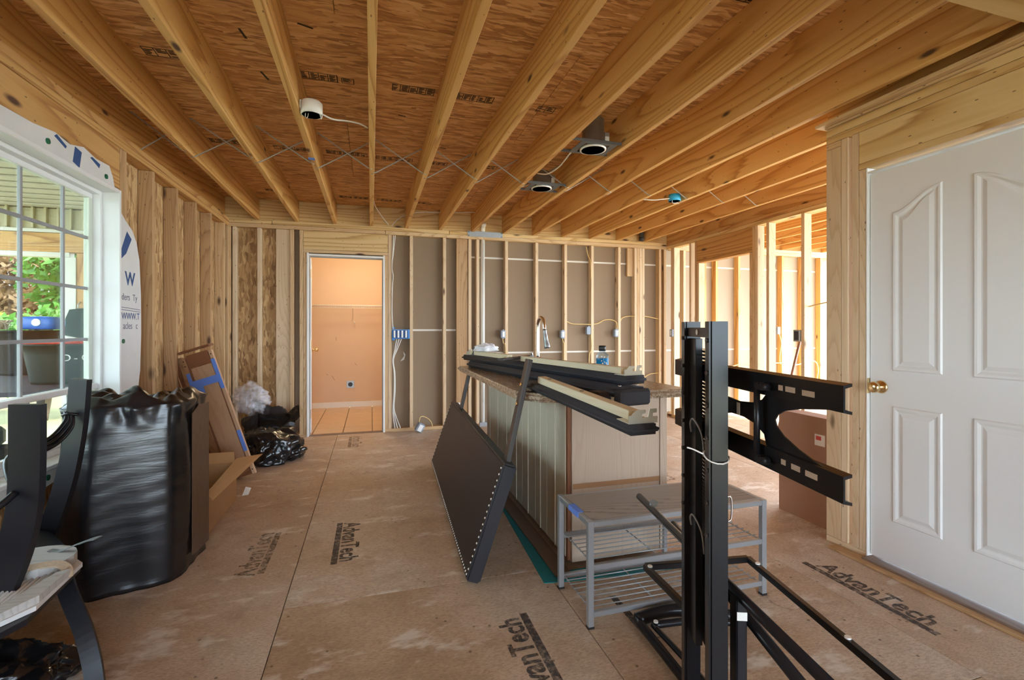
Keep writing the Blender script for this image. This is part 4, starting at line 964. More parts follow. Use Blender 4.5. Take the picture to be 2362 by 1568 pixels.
box('middle_post', (1.42, by1 - 0.022, 0.067), (1.44, by1 - 0.004, 0.238), 'silver_paint', be, 0.002, axis='z')
for zz in (0.262, 0.062):
    for k in range(7):
        y = by0 + 0.05 + k * 0.037; tube('shelf_wire', [(bx0 + 0.02, y, zz), (bx1 - 0.02, y, zz)], 0.0028, 'silver_paint', be, 6, False)
    for x in (bx0 + 0.03, 1.18, bx1 - 0.03): tube('cross_wire', [(x, by0 + 0.012, zz - 0.005), (x, by1 - 0.012, zz - 0.005)], 0.003, 'silver_paint', be, 6, False)
tag(box('tape_strip', (bx0 - 0.0015, by0 + 0.105, bh - 0.022), (bx0 + 0.028, by0 + 0.205, bh + 0.0015), 'blue_tape', be, 0), 'blue painter tape')

# ================================================================== BLACK STAND
st = root('steel_stand', (0.91, 1.15, 0), 'tall black steel stand with twin posts and slotted brackets', 'stand')
dv = Vector((0.208, 0.978, 0)); ev = Vector((0.978, -0.208, 0))
pL = Vector((0.952, 1.262, 0)); pR = Vector((0.868, 1.047, 0)); pd = (pL - pR).normalized(); pe = Vector((pd.y, -pd.x, 0))
def post(p, z1):
    bm = bmesh.new(); w_, t_ = 0.024, 0.022
    m = Matrix((pd, pe, Vector((0, 0, 1)))).transposed().to_4x4(); m.translation = p
    prof = [(-t_, -w_), (t_, -w_), (t_, w_), (-t_, w_), (-t_, w_ - 0.006), (t_ - 0.006, w_ - 0.006), (t_ - 0.006, -w_ + 0.006), (-t_, -w_ + 0.006)]
    add_prism(bm, [m @ Vector((x, y, 0.02)) for x, y in [(-t_, -w_), (t_, -w_), (t_, w_), (-t_, w_)]], (0, 0, z1 - 0.02))
    bmesh.ops.bevel(bm, geom=[e for e in bm.edges if abs(e.verts[0].co.z - e.verts[1].co.z) > 0.5], offset=0.006, segments=2, affect='EDGES')
    o = bmobj('post', bm, 'black_metal', st)
    for k in range(7):
        z = z1 - 0.05 - k * 0.085
        c = p - pe * 0.024 - pd * 0.004 + Vector((0, 0, z)); cyl('post_bolt', c, c - pe * 0.005, 0.006, 'bronze_metal', o, seg=8)
    return o
post(pL, 1.250); post(pR, 1.248)
def between(name, z0, z1, off, th, mat):
    m, L = frame(pR + pd * 0.022, pL - pd * 0.022, (0, 0, 1)); m.translation = (pL + pR) / 2 + pe * off + Vector((0, 0, (z0 + z1) / 2))
    return put(name, boxmesh(L, th, z1 - z0, 0.001, mat), mat, st, m)
tp = between('top_plate', 1.205, 1.232, -0.012, 0.004, 'bronze_metal')
c = (pL + pR) / 2 - pe * 0.015 + Vector((0, 0, 1.219)); cyl('label_dot', c, c - pe * 0.002, 0.008, 'white_plastic', tp, seg=14)
between('mesh_panel', 0.30, 1.17, 0.018, 0.003, 'perf'); ic = between('inner_channel', 0.30, 1.2, 0.0, 0.02, 'black_metal'); ic.matrix_basis = Matrix.Translation(pd * 0.062) @ WM[ic.name] @ Matrix.Diagonal((0.3, 1, 1, 1))
# television brackets on two rails
RL = Vector((1.021, 1.44, 0)); RD = (Vector((0.858, 0.685, 0)) - RL).normalized(); RN = Vector((RD.y, -RD.x, 0))
if RN.x > 0: RN = -RN
def rp(s, z, o=0.0): return RL + RD * s - RN * o + Vector((0, 0, z))
def rail(z):
    bm = bmesh.new()
    prof = [(0.0, -0.026), (0.018, -0.030), (0.018, -0.024), (0.004, -0.020), (0.004, 0.020), (0.018, 0.024), (0.018, 0.030), (0.0, 0.026)]
    add_prism(bm, [rp(0.0, z + b, a) for a, b in prof], RD * 0.768); bm.normal_update(); bmesh.ops.triangulate(bm, faces=[f for f in bm.faces if len(f.verts) > 4]); return bmobj('rail', bm, 'black_metal', st)
ru = rail(1.095); rl_ = rail(0.922)
plate = [(0.30, 1.07), (0.335, 1.04), (0.40, 1.036), (0.46, 1.042), (0.50, 1.055), (0.52, 1.074), (0.767, 1.074), (0.70, 1.064), (0.64, 1.055), (0.587, 1.042), (0.560, 1.028), (0.549, 1.014), (0.556, 1.0), (0.58, 0.984), (0.63, 0.966), (0.691, 0.951), (0.767, 0.945), (0.52, 0.94), (0.508, 0.972), (0.47, 0.99), (0.42, 0.998), (0.36, 0.998), (0.30, 0.985)]
prism('arm_plate', [rp(s_, z_, 0.006) for s_, z_ in plate], -RN * 0.004, 'black_metal', st)
cyl('tilt_rod', rp(0.508, 1.10, -0.012), rp(0.508, 0.905, -0.012), 0.0075, 'black_metal', st, seg=12)
for z in (1.092, 0.918):
    for q in (0.53, 0.545): c = rp(q, z, -0.006); cyl('clamp_knob', c, c + RN * 0.02, 0.009, 'black_satin', st, seg=10)
for s0, s1, z in ((0.575, 0.59, 1.094), (0.60, 0.632, 1.094), (0.655, 0.692, 1.093), (0.585, 0.60, 0.927), (0.62, 0.648, 0.926), (0.665, 0.70, 0.925)):
    c = rp((s0 + s1) / 2, z, -0.0012); m, L = frame(rp(s0, z), rp(s1, z), (0, 0, 1)); m.translation = c
    put('slot', boxmesh(L, 0.0012, 0.012, 0, 'laminate'), 'laminate', ru if z > 1 else rl_, m)
c = rp(0.405, 1.017, -0.0005); m, L = frame(rp(0.40, 1.017), rp(0.415, 1.017), (0, 0, 1)); m.translation = c; put('sticker', boxmesh(L, 0.001, 0.032, 0, 'white_plastic'), 'white_plastic', st, m)
# shelf frame
SZ = 0.355
a0 = Vector((0.966, 1.54, SZ)); a1 = Vector((1.372, 1.482, SZ)); a2 = Vector((1.215, 0.72, SZ)); a3 = Vector((0.948, 1.285, SZ))
for p, q in ((a0, a1), (a1, a2), (a0, a3)):
    o = beam('shelf_bar', p, q, 0.022, 0.022, 'black_metal', st, bev=0.003)
for p in (a0 + (a3 - a0) * 0.06 + Vector((0.004, -0.01, 0)), a1 + (a2 - a1) * 0.08, a1 + (a2 - a1) * 0.62): cyl('shelf_bolt', p + Vector((0, 0, 0.011)), p + Vector((0, 0, 0.016)), 0.0085, 'stud_nail', st, seg=12)
# long tubes
tube('long_tube', [(1.079, 1.767, 0.525), (0.865, 0.70, 0.525)], 0.0135, 'black_metal', st, 14, False)
tube('long_tube', [(1.055, 1.50, 0.515), (0.915, 0.72, 0.40)], 0.015, 'black_metal', st, 14, False)
c = Vector((1.052, 1.62, 0.541)); lathe('clear_knob', c, [(0.001, 0.0), (0.014, 0.0), (0.016, 0.006), (0.016, 0.016), (0.010, 0.020), (0.001, 0.021)], 'glass_jar', st, 16)
# base
tube('base_foot', [(1.05, 1.735, 0.03), (1.03, 1.437, 0.03), (0.97, 0.70, 0.03)], 0.018, 'black_metal', st, 12)
tube('base_foot', [(1.075, 1.66, 0.05), (1.07, 1.38, 0.05), (1.03, 0.72, 0.05)], 0.011, 'black_metal', st, 10)
tube('base_cross', [(1.05, 1.735, 0.032), (1.2, 1.735, 0.045), (1.35, 1.68, 0.045), (1.50, 1.605, 0.028)], 0.026, 'black_metal', st, 14)
tube('base_cross', [(1.075, 1.66, 0.05), (1.25, 1.63, 0.055), (1.40, 1.58, 0.05)], 0.014, 'black_metal', st, 10)
p = Vector((1.498, 1.606, 0.028)); lathe('end_cap', p, [(0.027, -0.004), (0.027, 0.006), (0.02, 0.014), (0.001, 0.018)], 'stud_nail', st, 18, '+x')
p = Vector((1.083, 1.652, 0.064)); cyl('base_bolt', p, p + Vector((0, 0, 0.006)), 0.009, 'stud_nail', st, seg=12)
ex = Vector((0.945, 1.055, 0)); mm = Matrix((pd, pe, Vector((0, 0, 1)))).transposed().to_4x4(); mm.translation = ex + Vector((0, 0, 0.26))
put('side_box', boxmesh(0.05, 0.028, 0.52, 0.004, 'black_satin'), 'black_satin', st, mm)
mm2 = mm.copy(); mm2.translation = ex - pd * 0.0256 + Vector((0.0, 0, 0.472)); put('white_label', boxmesh(0.001, 0.026, 0.022, 0, 'white_plastic'), 'white_plastic', st, mm2)
# cable ties and loops
def zl(p, r, z, mat='white_plastic'):
    bm = bmesh.new(); q = [p + pe * math.cos(t) * r + pd * math.sin(t) * r + Vector((0, 0, z + 0.012 * math.sin(t))) for t in [k * math.tau / 14 for k in range(15)]]
    add_tube(bm, q, 0.002, 6, False); return bmobj('cable_tie', bm, mat, st, True)
zl(pR, 0.031, 0.895); tube('tie_tail', [pR - pe * 0.034 + Vector((0, 0, 0.90)), pR - pe * 0.06 + Vector((0, 0, 0.912)), pR - pe * 0.075 + Vector((0.0, 0.0, 0.916))], 0.002, 'white_plastic', st)
mid = (pL + pR) / 2
for z in (0.93, 0.66):
    tube('cable_loop', [mid - pe * 0.026 + pd * 0.02 + Vector((0, 0, z)), mid - pe * 0.034 + pd * 0.0 + Vector((0, 0, z + 0.03)), mid - pe * 0.034 - pd * 0.03 + Vector((0, 0, z + 0.045)), mid - pe * 0.02 - pd * 0.055 + Vector((0, 0, z + 0.01)), mid - pe * 0.012 - pd * 0.055 + Vector((0, 0, z - 0.05))], 0.0025, 'cable_grey', st)
tube('chain_link', [pR + pe * 0.027 + Vector((0, 0, 0.79)), pR + pe * 0.038 + Vector((0, 0, 0.785)), pR + pe * 0.038 + Vector((0, 0, 0.735)), pR + pe * 0.029 + Vector((0, 0, 0.725))], 0.0025, 'chrome', st)

# ================================================================== FLAT CARTON beside the right partition
fc = root('flat_carton', (2.73, 2.33, 0), 'flat brown cardboard carton standing behind the partition end', 'carton')
prism('carton_body', [(2.675, 2.61, 0), (2.665, 2.06, 0), (2.79, 2.06, 0), (2.80, 2.61, 0)], (0.0, 0.0, 0.675), 'cardboard_dark', fc)
box('sticker', (2.667, 2.26, 0.50), (2.6705, 2.33, 0.57), 'white_plastic', fc, 0); box('red_mark', (2.6655, 2.285, 0.535), (2.668, 2.32, 0.56), 'print_red', fc, 0)
bh_ = root('broom_stick', (4.14, 3.75, 0), 'dark wooden stick leaning between the studs beyond the partition', 'stick')
tube('handle', [(4.15, 4.10, 0.012), (4.15, 3.74, 1.28)], 0.012, 'cherry', bh_, 8, False)
# ================================================================== LEFT: wrapped carton, boxes, bags
wb_ = root('wrapped_carton', (-1.13, 2.86, 0), 'tall carton wrapped in a black bin bag under the window', 'bag')
foot = [(-1.225, 2.595), (-0.93, 2.69), (-0.90, 2.80), (-0.89, 3.06), (-0.95, 3.12), (-1.34, 3.10), (-1.405, 3.02), (-1.415, 2.80), (-1.36, 2.68)]
cx_, cy_ = -1.13, 2.87
def foot_r(a):
    d = (math.cos(a), math.sin(a)); best = 0
    for i in range(len(foot)):
        x1, y1 = foot[i][0] - cx_, foot[i][1] - cy_; x2, y2 = foot[(i + 1) % len(foot)][0] - cx_, foot[(i + 1) % len(foot)][1] - cy_
        den = d[0] * (y2 - y1) - d[1] * (x2 - x1)
        if abs(den) < 1e-9: continue
        t = (x1 * (y2 - y1) - y1 * (x2 - x1)) / den; q = (x1 * d[1] - y1 * d[0]) / den
        if t > 0 and -1e-6 <= q <= 1 + 1e-6: best = max(best, t)
    return best
NA = 110
base_r = [foot_r(math.tau * k / NA) for k in range(NA)]
base_r = [(base_r[k - 1] + base_r[k] * 2 + base_r[(k + 1) % NA]) / 4 for k in range(NA)]
bm = bmesh.new(); rings = []
NZ = 44
for j in range(NZ + 16):
    ring_ = []
    for k in range(NA):
        a = math.tau * k / NA; d = Vector((math.cos(a), math.sin(a), 0)); r = base_r[k]
        if j <= NZ:
            z = 0.86 * j / NZ; f = j / NZ
            tilt = z + 0.10 * math.sin(a - 0.6)
            wr_ = 0.0022 * math.sin(tilt * 85 + 2.2 * noise.noise(Vector((a * 2, z * 3, 0)))) * (0.25 + 0.75 * max(0, noise.noise(Vector((a * 1.7, z * 4, 5))) + 0.25))
            wr_ += 0.009 * noise.noise(Vector((math.cos(a) * 1.6, math.sin(a) * 1.6, z * 1.6))) + 0.03 * max(0, f - 0.86) / 0.14 * noise.noise(Vector((math.cos(a) * 4, math.sin(a) * 4, z * 10)))
            if z < 0.03: wr_ += 0.02 * (1 - z / 0.03) * max(0, noise.noise(Vector((math.cos(a) * 3, math.sin(a) * 3, 1))) + 0.2)
            p = Vector((cx_, cy_, z)) + d * (r + wr_ + 0.012 * math.sin(math.pi * min(1, f * 1.1)))
        else:
            q = (j - NZ) / 15; rim = 0.04 * noise.noise(Vector((math.cos(a) * 1.3, math.sin(a) * 1.3, 7))) + 0.03 * math.sin(2 * a + 0.8)
            rr = r * (1 - q) ** 0.8 + 0.03 * math.sin(math.pi * q) * noise.noise(Vector((math.cos(a) * 3, math.sin(a) * 3, q * 3)))
            crumple = abs(noise.noise(Vector((math.cos(a) * (1 - q) * 2.2, math.sin(a) * (1 - q) * 2.2, 3)))) * 0.10 + 0.014 * noise.noise(Vector((math.cos(a) * (1 - q) * 6, math.sin(a) * (1 - q) * 6, 9)))
            z = 0.86 + (0.055 + rim) * math.sin(math.pi * min(1, q * 2.2) * 0.5) * (1 - q * 0.8) + crumple * min(1, q * 3) - 0.05 * q
            p = Vector((cx_, cy_, z)) + d * max(rr, 0.001)
        if p.x < -1.462: p.x = -1.462
        ring_.append(bm.verts.new(p))
    rings.append(ring_)
for a, b in zip(rings, rings[1:]):
    for k in range(NA): bm.faces.new((a[k], a[(k + 1) % NA], b[(k + 1) % NA], b[k]))
bm.faces.new(rings[0][::-1]); bmesh.ops.remove_doubles(bm, verts=bm.verts, dist=0.0008)
bmobj('bag_skin', bm, 'bag', wb_, True)
prism('carton_side', [(-0.888, 2.83, 0.06), (-0.884, 2.90, 0.05), (-0.874, 3.04, 0.05), (-0.874, 3.04, 0.82), (-0.884, 2.90, 0.82), (-0.888, 2.83, 0.79)], (0.004, -0.001, 0), 'bag_brown', wb_)
tag(prism('torn_label', [(-1.436, 2.55, 0.50), (-1.415, 2.56, 0.51), (-1.402, 2.565, 0.57), (-1.415, 2.56, 0.62), (-1.438, 2.55, 0.63)], (0.001, -0.002, 0), 'white_plastic', wb_), 'pale blue torn paper label')

cbx = root('cardboard_box', (-1.165, 3.53, 0), 'open cardboard box with flaps out beside the wrapped carton', 'box')
X0, X1, Y0, Y1, H_ = -1.40, -0.93, 3.22, 3.86, 0.26
box('box_side', (X1 - 0.005, Y0, 0.002), (X1, Y1, H_), 'cardboard', cbx, 0); box('box_side', (X0, Y0, 0.002), (X0 + 0.005, Y1, H_), 'cardboard', cbx, 0)
box('box_side', (X0 + 0.005, Y0, 0.002), (X1 - 0.005, Y0 + 0.005, H_), 'cardboard', cbx, 0); box('box_side', (X0 + 0.005, Y1 - 0.005, 0.002), (X1 - 0.005, Y1, H_), 'cardboard', cbx, 0)
box('box_bottom', (X0 + 0.005, Y0 + 0.005, 0.002), (X1 - 0.005, Y1 - 0.005, 0.008), 'cardboard', cbx, 0)
prism('flap', [(X1, Y0 - 0.03, H_ - 0.005), (X1, Y1, H_ + 0.03), (X1 + 0.155, Y1 + 0.06, H_ + 0.035), (X1 + 0.045, Y0 - 0.06, H_ - 0.035)], (0, 0, 0.004), 'cardboard', cbx)
prism('flap', [(X0, Y1, H_), (X1 - 0.01, Y1, H_), (X1 - 0.04, Y1 + 0.10, H_ + 0.055), (X0 + 0.03, Y1 + 0.10, H_ + 0.055)], (0, -0.002, 0.004), 'cardboard', cbx)
prism('flap', [(X0, Y0, H_), (X1 - 0.02, Y0, H_), (X1 - 0.05, Y0 + 0.06, H_ - 0.12), (X0 + 0.03, Y0 + 0.06, H_ - 0.12)], (0, 0.004, 0), 'cardboard', cbx)
tp_ = root('paper_scrap', (-0.885, 3.95, 0), 'small torn scrap of pale paper by the cardboard box', 'paper')
prism('scrap', [(-0.91, 3.92, 0.001), (-0.87, 3.93, 0.001), (-0.865, 3.99, 0.03), (-0.90, 3.98, 0.045)], (0.002, 0, 0.002), 'tape', tp_)

# leaning oak doors
lw = root('oak_cabinet_doors', (-1.05, 4.45, 0), 'stack of oak cabinet doors with blue tape leaning on the left wall', 'cabinet doors')
LM = T((-1.02, 4.36, 0.012)) @ RY(-17.5) @ RZ(-14)
def lp(name, lo, hi, mat, par=lw, ax_='z'):
    lo = Vector(lo); hi = Vector(hi); d = hi - lo; m = LM @ T((lo + hi) / 2)
    if ax_ == 'z': return put(name, boxmesh(d.z, d.y, d.x, 0.002, mat), mat, par, m @ Matrix.Rotation(-math.pi / 2, 4, 'Y'))
    return put(name, boxmesh(d.x, d.y, d.z, 0.002, mat), mat, par, m)
f1 = lp('door_panel', (-0.085, 0.010, 0.06), (0.085, 0.016, 1.02), 'oak_pale')
lp('stile', (-0.125, -0.002, 0.0), (-0.098, 0.022, 1.06), 'oak'); lp('stile', (0.098, -0.002, 0.0), (0.125, 0.022, 1.06), 'oak_pale'); lp('stile', (-0.098, 0.004, 0.0), (-0.085, 0.022, 1.05), 'cherry'); lp('stile', (0.085, 0.004, 0.0), (0.098, 0.022, 1.05), 'cherry')
lp('rail', (-0.085, 0.002, 0.96), (0.085, 0.022, 1.07), 'cherry', ax_='x'); lp('rail', (-0.085, 0.002, 0.0), (0.085, 0.022, 0.09), 'cherry', ax_='x')
for z in (0.99, 1.03, 0.04, 0.08):
    for x in (-0.112, 0.112):
        c = LM @ Vector((x, -0.0025, z)); cyl('screw', c, c + (LM.to_3x3() @ Vector((0, -0.002, 0))), 0.005, 'dark', lw, seg=8)
tag(lp('tape_strip', (-0.125, -0.006, 0.80), (0.125, -0.003, 0.86), 'blue_tape', ax_='x'), 'blue painter tape')
for x0, x1, z0, z1 in ((-0.127, -0.096, 0.76, 0.93), (0.096, 0.127, 0.74, 0.99), (-0.09, -0.03, 0.74, 0.80), (0.097, 0.127, 0.20, 0.38)):
    tag(lp('tape_strip', (x0, -0.0055, z0), (x1, -0.0028, z1), 'blue_tape'), 'blue painter tape')
lp('back_stile', (-0.175, 0.03, 0.0), (-0.140, 0.055, 1.07), 'oak'); lp('back_stile', (-0.215, 0.035, 0.0), (-0.178, 0.06, 1.09), 'cherry'); lp('back_panel', (-0.139, 0.03, 0.0), (0.09, 0.05, 1.06), 'cherry')
lp('crown', (-0.235, 0.0, 1.095), (0.115, 0.075, 1.112), 'cherry', ax_='x')
lp('rear_stile', (-0.262, 0.06, 0.05), (-0.235, 0.08, 0.95), 'oak'); lp('hinge', (-0.250, 0.052, 0.68), (-0.222, 0.060, 0.80), 'brass'); lp('hinge', (-0.230, 0.052, 0.16), (-0.214, 0.060, 0.24), 'brass')

# bags in the corner
def lump(name, parts, mat, par, sub=5, amp=0.3, fr=2.4, seed=0, crease=0.5):
    bm = bmesh.new()
    for (c, r) in parts:
        g = bmesh.ops.create_icosphere(bm, subdivisions=sub, radius=1); c = Vector(c)
        for v in g['verts']:
            d = v.co.normalized(); s_ = Vector((seed * 3.1, seed, 0)) + c * 2
            n1 = noise.noise(d * fr + s_); n2 = 1 - abs(noise.noise(d * fr * 2.1 + s_)) * 2; n3 = 1 - abs(noise.noise(d * fr * 5 + s_)) * 2
            k = 0.9 + amp * n1 + amp * crease * n2 * 0.6 + amp * crease * 0.25 * n3
            p = c + Vector((d.x * r[0], d.y * r[1], d.z * r[2])) * k
            if p.z < 0.004: p.z = 0.004 + 0.002 * n3
            if p.x < -1.47: p.x = -1.47
            if p.y > 5.825: p.y = 5.825
            v.co = p
    return bmobj(name, bm, mat, par, True)
bg1 = root('rubbish_bag', (-0.88, 4.95, 0), 'shiny black rubbish bag slumped on the floor by the back wall', 'bag', 'black bags in the corner')
lump('bag_skin', [((-0.93, 4.93, 0.10), (0.27, 0.27, 0.21))], 'bag2', bg1, 5, 0.34, 1.7, 1); lump('bag_tail', [((-0.72, 4.93, 0.06), (0.11, 0.16, 0.09))], 'bag2', bg1, 4, 0.4, 2.2, 4)
bg2 = root('rubbish_bag', (-0.98, 5.45, 0), 'dull black rubbish bag with a loose neck behind the shiny bag', 'bag', 'black bags in the corner')
lump('bag_skin', [((-1.03, 5.46, 0.17), (0.25, 0.20, 0.26))], 'dirty_black', bg2, 5, 0.3, 1.8, 2)
bm = bmesh.new(); NR, NC = 16, 14; gr_ = []
for i in range(NR):
    row = []
    for j in range(NC):
        u, v = i / (NR - 1), j / (NC - 1)
        x = -1.08 + 0.36 * u; y = 5.30 + (v - 0.5) * 0.26 * (0.5 + 0.8 * u) ; z = 0.36 - 0.10 * u + 0.16 * u * u + 0.05 * noise.noise(Vector((u * 4, v * 4, 2))) - 0.10 * (2 * v - 1) ** 2 + 0.03 * math.sin(v * 14 + u * 4) * u
        row.append(bm.verts.new((x, min(y, 5.8), z)))
    gr_.append(row)
for i in range(NR - 1):
    for j in range(NC - 1): bm.faces.new((gr_[i][j], gr_[i + 1][j], gr_[i + 1][j + 1], gr_[i][j + 1]))
bmesh.ops.solidify(bm, geom=list(bm.faces), thickness=0.003); bmobj('bag_neck', bm, 'bag2', bg2, True)
fb = root('plastic_bundle', (-1.13, 5.3, 0.40), 'crumpled ball of clear plastic film on top of the black bags', 'plastic film')
lump('film', [((-1.135, 5.25, 0.53), (0.135, 0.11, 0.125))], 'film', fb, 5, 0.5, 2.6, 6, 0.9); lump('film_fold', [((-1.13, 5.25, 0.52), (0.10, 0.08, 0.09))], 'film', fb, 4, 0.6, 3.2, 8, 0.9)

# ================================================================== BLACK CHAIR at the left edge
ch = root('metal_chair', (-1.1, 2.1, 0), 'black metal chair turned to the window with clutter on its seat', 'chair')
strip('back_post', [(-1.035, 1.868, 0.992), (-1.036, 1.868, 0.80), (-1.045, 1.872, 0.66), (-1.075, 1.88, 0.53), (-1.125, 1.895, 0.40), (-1.165, 1.905, 0.31)], 0.10, 0.022, (1, -0.29, 0), 'black_satin', ch)
strip('back_post', [(-1.168, 2.430, 1.017), (-1.180, 2.434, 0.86), (-1.196, 2.438, 0.74), (-1.225, 2.448, 0.60), (-1.270, 2.460, 0.45), (-1.325, 2.477, 0.30)], 0.075, 0.026, (1, -0.29, 0), 'black_satin', ch)
for k, dz in enumerate((0, 0.012, 0.024)):
    o_ = 0.010 * k
    tube('back_rod', [(-1.185 - o_, 2.405, 0.875 + dz * 0.4), (-1.178 - o_, 2.385, 0.825 + dz), (-1.195 - o_, 2.33, 0.775 + dz), (-1.19 - o_, 2.20, 0.765 + dz), (-1.14 - o_, 2.0, 0.775 + dz), (-1.08 - o_, 1.90, 0.745 + dz * 0.5), (-1.06, 1.885, 0.70)], 0.0085, 'black_metal', ch, 8)
tube('rod_clamp', [(-1.215, 2.40, 0.872), (-1.19, 2.39, 0.88), (-1.16, 2.40, 0.872)], 0.006, 'black_metal', ch)
tube('arm_rod', [(-1.06, 1.86, 0.72), (-1.10, 1.82, 0.68), (-1.2, 1.80, 0.67), (-1.4, 1.80, 0.67)], 0.011, 'black_metal', ch)
strip('rear_leg', [(-1.10, 2.16, 0.385), (-1.03, 2.06, 0.31), (-0.95, 1.99, 0.20), (-0.905, 1.95, 0.10), (-0.885, 1.93, 0.008)], 0.05, 0.022, (1, 0.3, 0.3), 'black_satin', ch)
strip('rear_leg', [(-1.14, 1.74, 0.385), (-1.07, 1.68, 0.31), (-1.0, 1.63, 0.20), (-0.965, 1.60, 0.10), (-0.95, 1.58, 0.008)], 0.05, 0.022, (1, 0.3, 0.3), 'black_satin', ch)
strip('front_leg', [(-1.42, 1.72, 0.385), (-1.44, 1.72, 0.2), (-1.45, 1.72, 0.008)], 0.05, 0.022, (1, 0, 0), 'black_satin', ch); strip('front_leg', [(-1.42, 2.38, 0.385), (-1.44, 2.40, 0.2), (-1.45, 2.40, 0.008)], 0.05, 0.022, (1, 0, 0), 'black_satin', ch)
prism('seat', [(-0.985, 2.05, 0.372), (-0.955, 1.72, 0.372), (-1.0, 1.62, 0.372), (-1.45, 1.62, 0.372), (-1.45, 2.46, 0.372), (-1.30, 2.47, 0.372), (-1.08, 2.19, 0.372)], (0, 0, 0.018), 'black_satin', ch)
bmx = bmesh.new(); tag(ch, None)
rb = root('ribbed_pad', (-1.05, 1.93, 0.391), 'white ribbed board with wood and jute strap lying on the chair seat', 'board')
prism('board', [(-0.975, 2.04, 0.391), (-0.955, 1.76, 0.391), (-1.02, 1.66, 0.391), (-1.30, 1.70, 0.391), (-1.33, 2.2, 0.391), (-1.12, 2.20, 0.391)], (0, 0, 0.014), 'ribbed', rb)
for k in range(11):
    x = -0.995 - k * 0.014; tube('rib', [(x, 1.74 + k * 0.004, 0.407), (x - 0.02, 2.0, 0.407)], 0.0045, 'ribbed', rb, 6, False)
prism('wood_edge', [(-0.965, 1.95, 0.405), (-0.958, 1.78, 0.405), (-1.01, 1.68, 0.405), (-1.06, 1.66, 0.405), (-1.03, 1.74, 0.405), (-0.995, 1.93, 0.405)], (0, 0, 0.022), 'grey_timber', rb)
prism('wood_disc', [(-1.13 + 0.13 * math.cos(t), 2.04 + 0.11 * math.sin(t), 0.406) for t in [k * math.tau / 20 for k in range(20)]], (0, 0, 0.03), 'grey_timber', rb)
strip('jute_strap', [(-1.20, 1.86, 0.425), (-1.12, 1.93, 0.440), (-1.03, 1.975, 0.438), (-0.985, 1.965, 0.425), (-0.968, 1.94, 0.405)], 0.028, 0.006, (0.4, 1, 0.2), 'rope', rb)
sp_ = root('metal_spoon', (-1.03, 2.06, 0.437), 'dull metal spoon handle resting on the ribbed board', 'spoon')
strip('handle', [(-1.10, 2.10, 0.4385), (-1.06, 2.085, 0.437), (-1.02, 2.07, 0.455), (-0.97, 2.055, 0.475)], 0.020, 0.003, (0.3, 1, 0), 'steel', sp_); strip('handle_end', [(-0.985, 2.06, 0.468), (-0.955, 2.05, 0.480), (-0.93, 2.04, 0.486)], 0.034, 0.003, (0.3, 1, 0), 'steel', sp_)
bg3 = root('floor_bag', (-1.12, 2.0, 0), 'black plastic bag on the floor beneath the chair', 'bag')
lump('bag_skin', [((-1.16, 1.99, 0.06), (0.19, 0.14, 0.11))], 'bag2', bg3, 5, 0.35, 2.0, 11)

# ================================================================== ELECTRICS AND PIPES ON THE BACK WALL
def wall_box(x, z, lab, mat='grey_box', y=5.832, dy=0.05, w=0.058, hh=0.098, face='white_plastic'):
    b = root('outlet_box', (x, y, z), lab, 'electrical box', 'small grey wall boxes')
    box('box_body', (x - w / 2, y - 0.012, z - hh / 2), (x + w / 2, y + dy, z + hh / 2), mat, b, 0.004, axis='z')
    for s in (-1, 1): box('ear', (x - 0.012, y - 0.015, z + s * hh / 2 - 0.006), (x + 0.012, y - 0.008, z + s * hh / 2 + 0.012), mat, b, 0.001)
    if face: box('device', (x - 0.010, y - 0.016, z - 0.034), (x + 0.018, y - 0.0125, z + 0.034), face, b, 0.002, axis='z')
    return b
wall_box(1.605, 1.155, 'grey wall box on the stud left of the faucet'); wall_box(2.418, 1.150, 'grey wall box on the stud right of the faucet')
wall_box(2.79, 1.20, 'plain grey wall box above the blue bottle', face=None); wall_box(3.205, 1.165, 'grey wall box where the yellow cable drops')
q = root('outlet_box', (3.99, 5.70, 1.165), 'grey wall box on the corner post by the divider', 'electrical box', 'small grey wall boxes')
box('box_body', (3.975, 5.67, 1.115), (4.03, 5.735, 1.215), 'grey_box', q, 0.004, axis='z'); box('device', (3.971, 5.69, 1.13), (3.9748, 5.715, 1.20), 'white_plastic', q, 0.001, axis='z')
g4 = root('switch_box', (0.335, 5.84, 1.16), 'blue four-gang switch box full of white devices beside the doorway', 'switch box')
box('box_body', (0.238, 5.83, 1.105), (0.443, 5.90, 1.215), 'blue_plastic', g4, 0.003); box('box_inside', (0.246, 5.828, 1.113), (0.425, 5.8305, 1.207), 'navy_print', g4, 0)
for k in range(4): box('device', (0.256 + k * 0.045, 5.820, 1.118), (0.276 + k * 0.045, 5.8278, 1.204), 'white_plastic', g4, 0.003, axis='z')
for z in (1.225, 1.088): box('ear', (0.238, 5.829, z), (0.27, 5.84, z + 0.018), 'blue_plastic', g4, 0.002)
cab = root('white_cables', (0.25, 5.83, 0), 'bundle of white cables running down beside the doorway', 'cable')
tube('cable', [(0.022, 3.25, 2.53), (0.022, 4.2, 2.54), (0.026, 5.2, 2.56), (0.10, 5.6, 2.52), (0.20, 5.80, 2.445)], 0.005, 'cable_white', cab, 6)
tube('cable', [(1.24, 5.62, 2.625), (0.85, 5.64, 2.60), (0.50, 5.68, 2.585), (0.33, 5.75, 2.53), (0.23, 5.81, 2.44)], 0.005, 'cable_white', cab, 6)
tube('cable', [(0.255, 5.835, 2.335), (0.245, 5.833, 2.1), (0.236, 5.835, 1.95), (0.25, 5.835, 1.85), (0.24, 5.835, 1.7), (0.237, 5.836, 1.4), (0.25, 5.832, 1.22)], 0.006, 'cable_white', cab, 6)
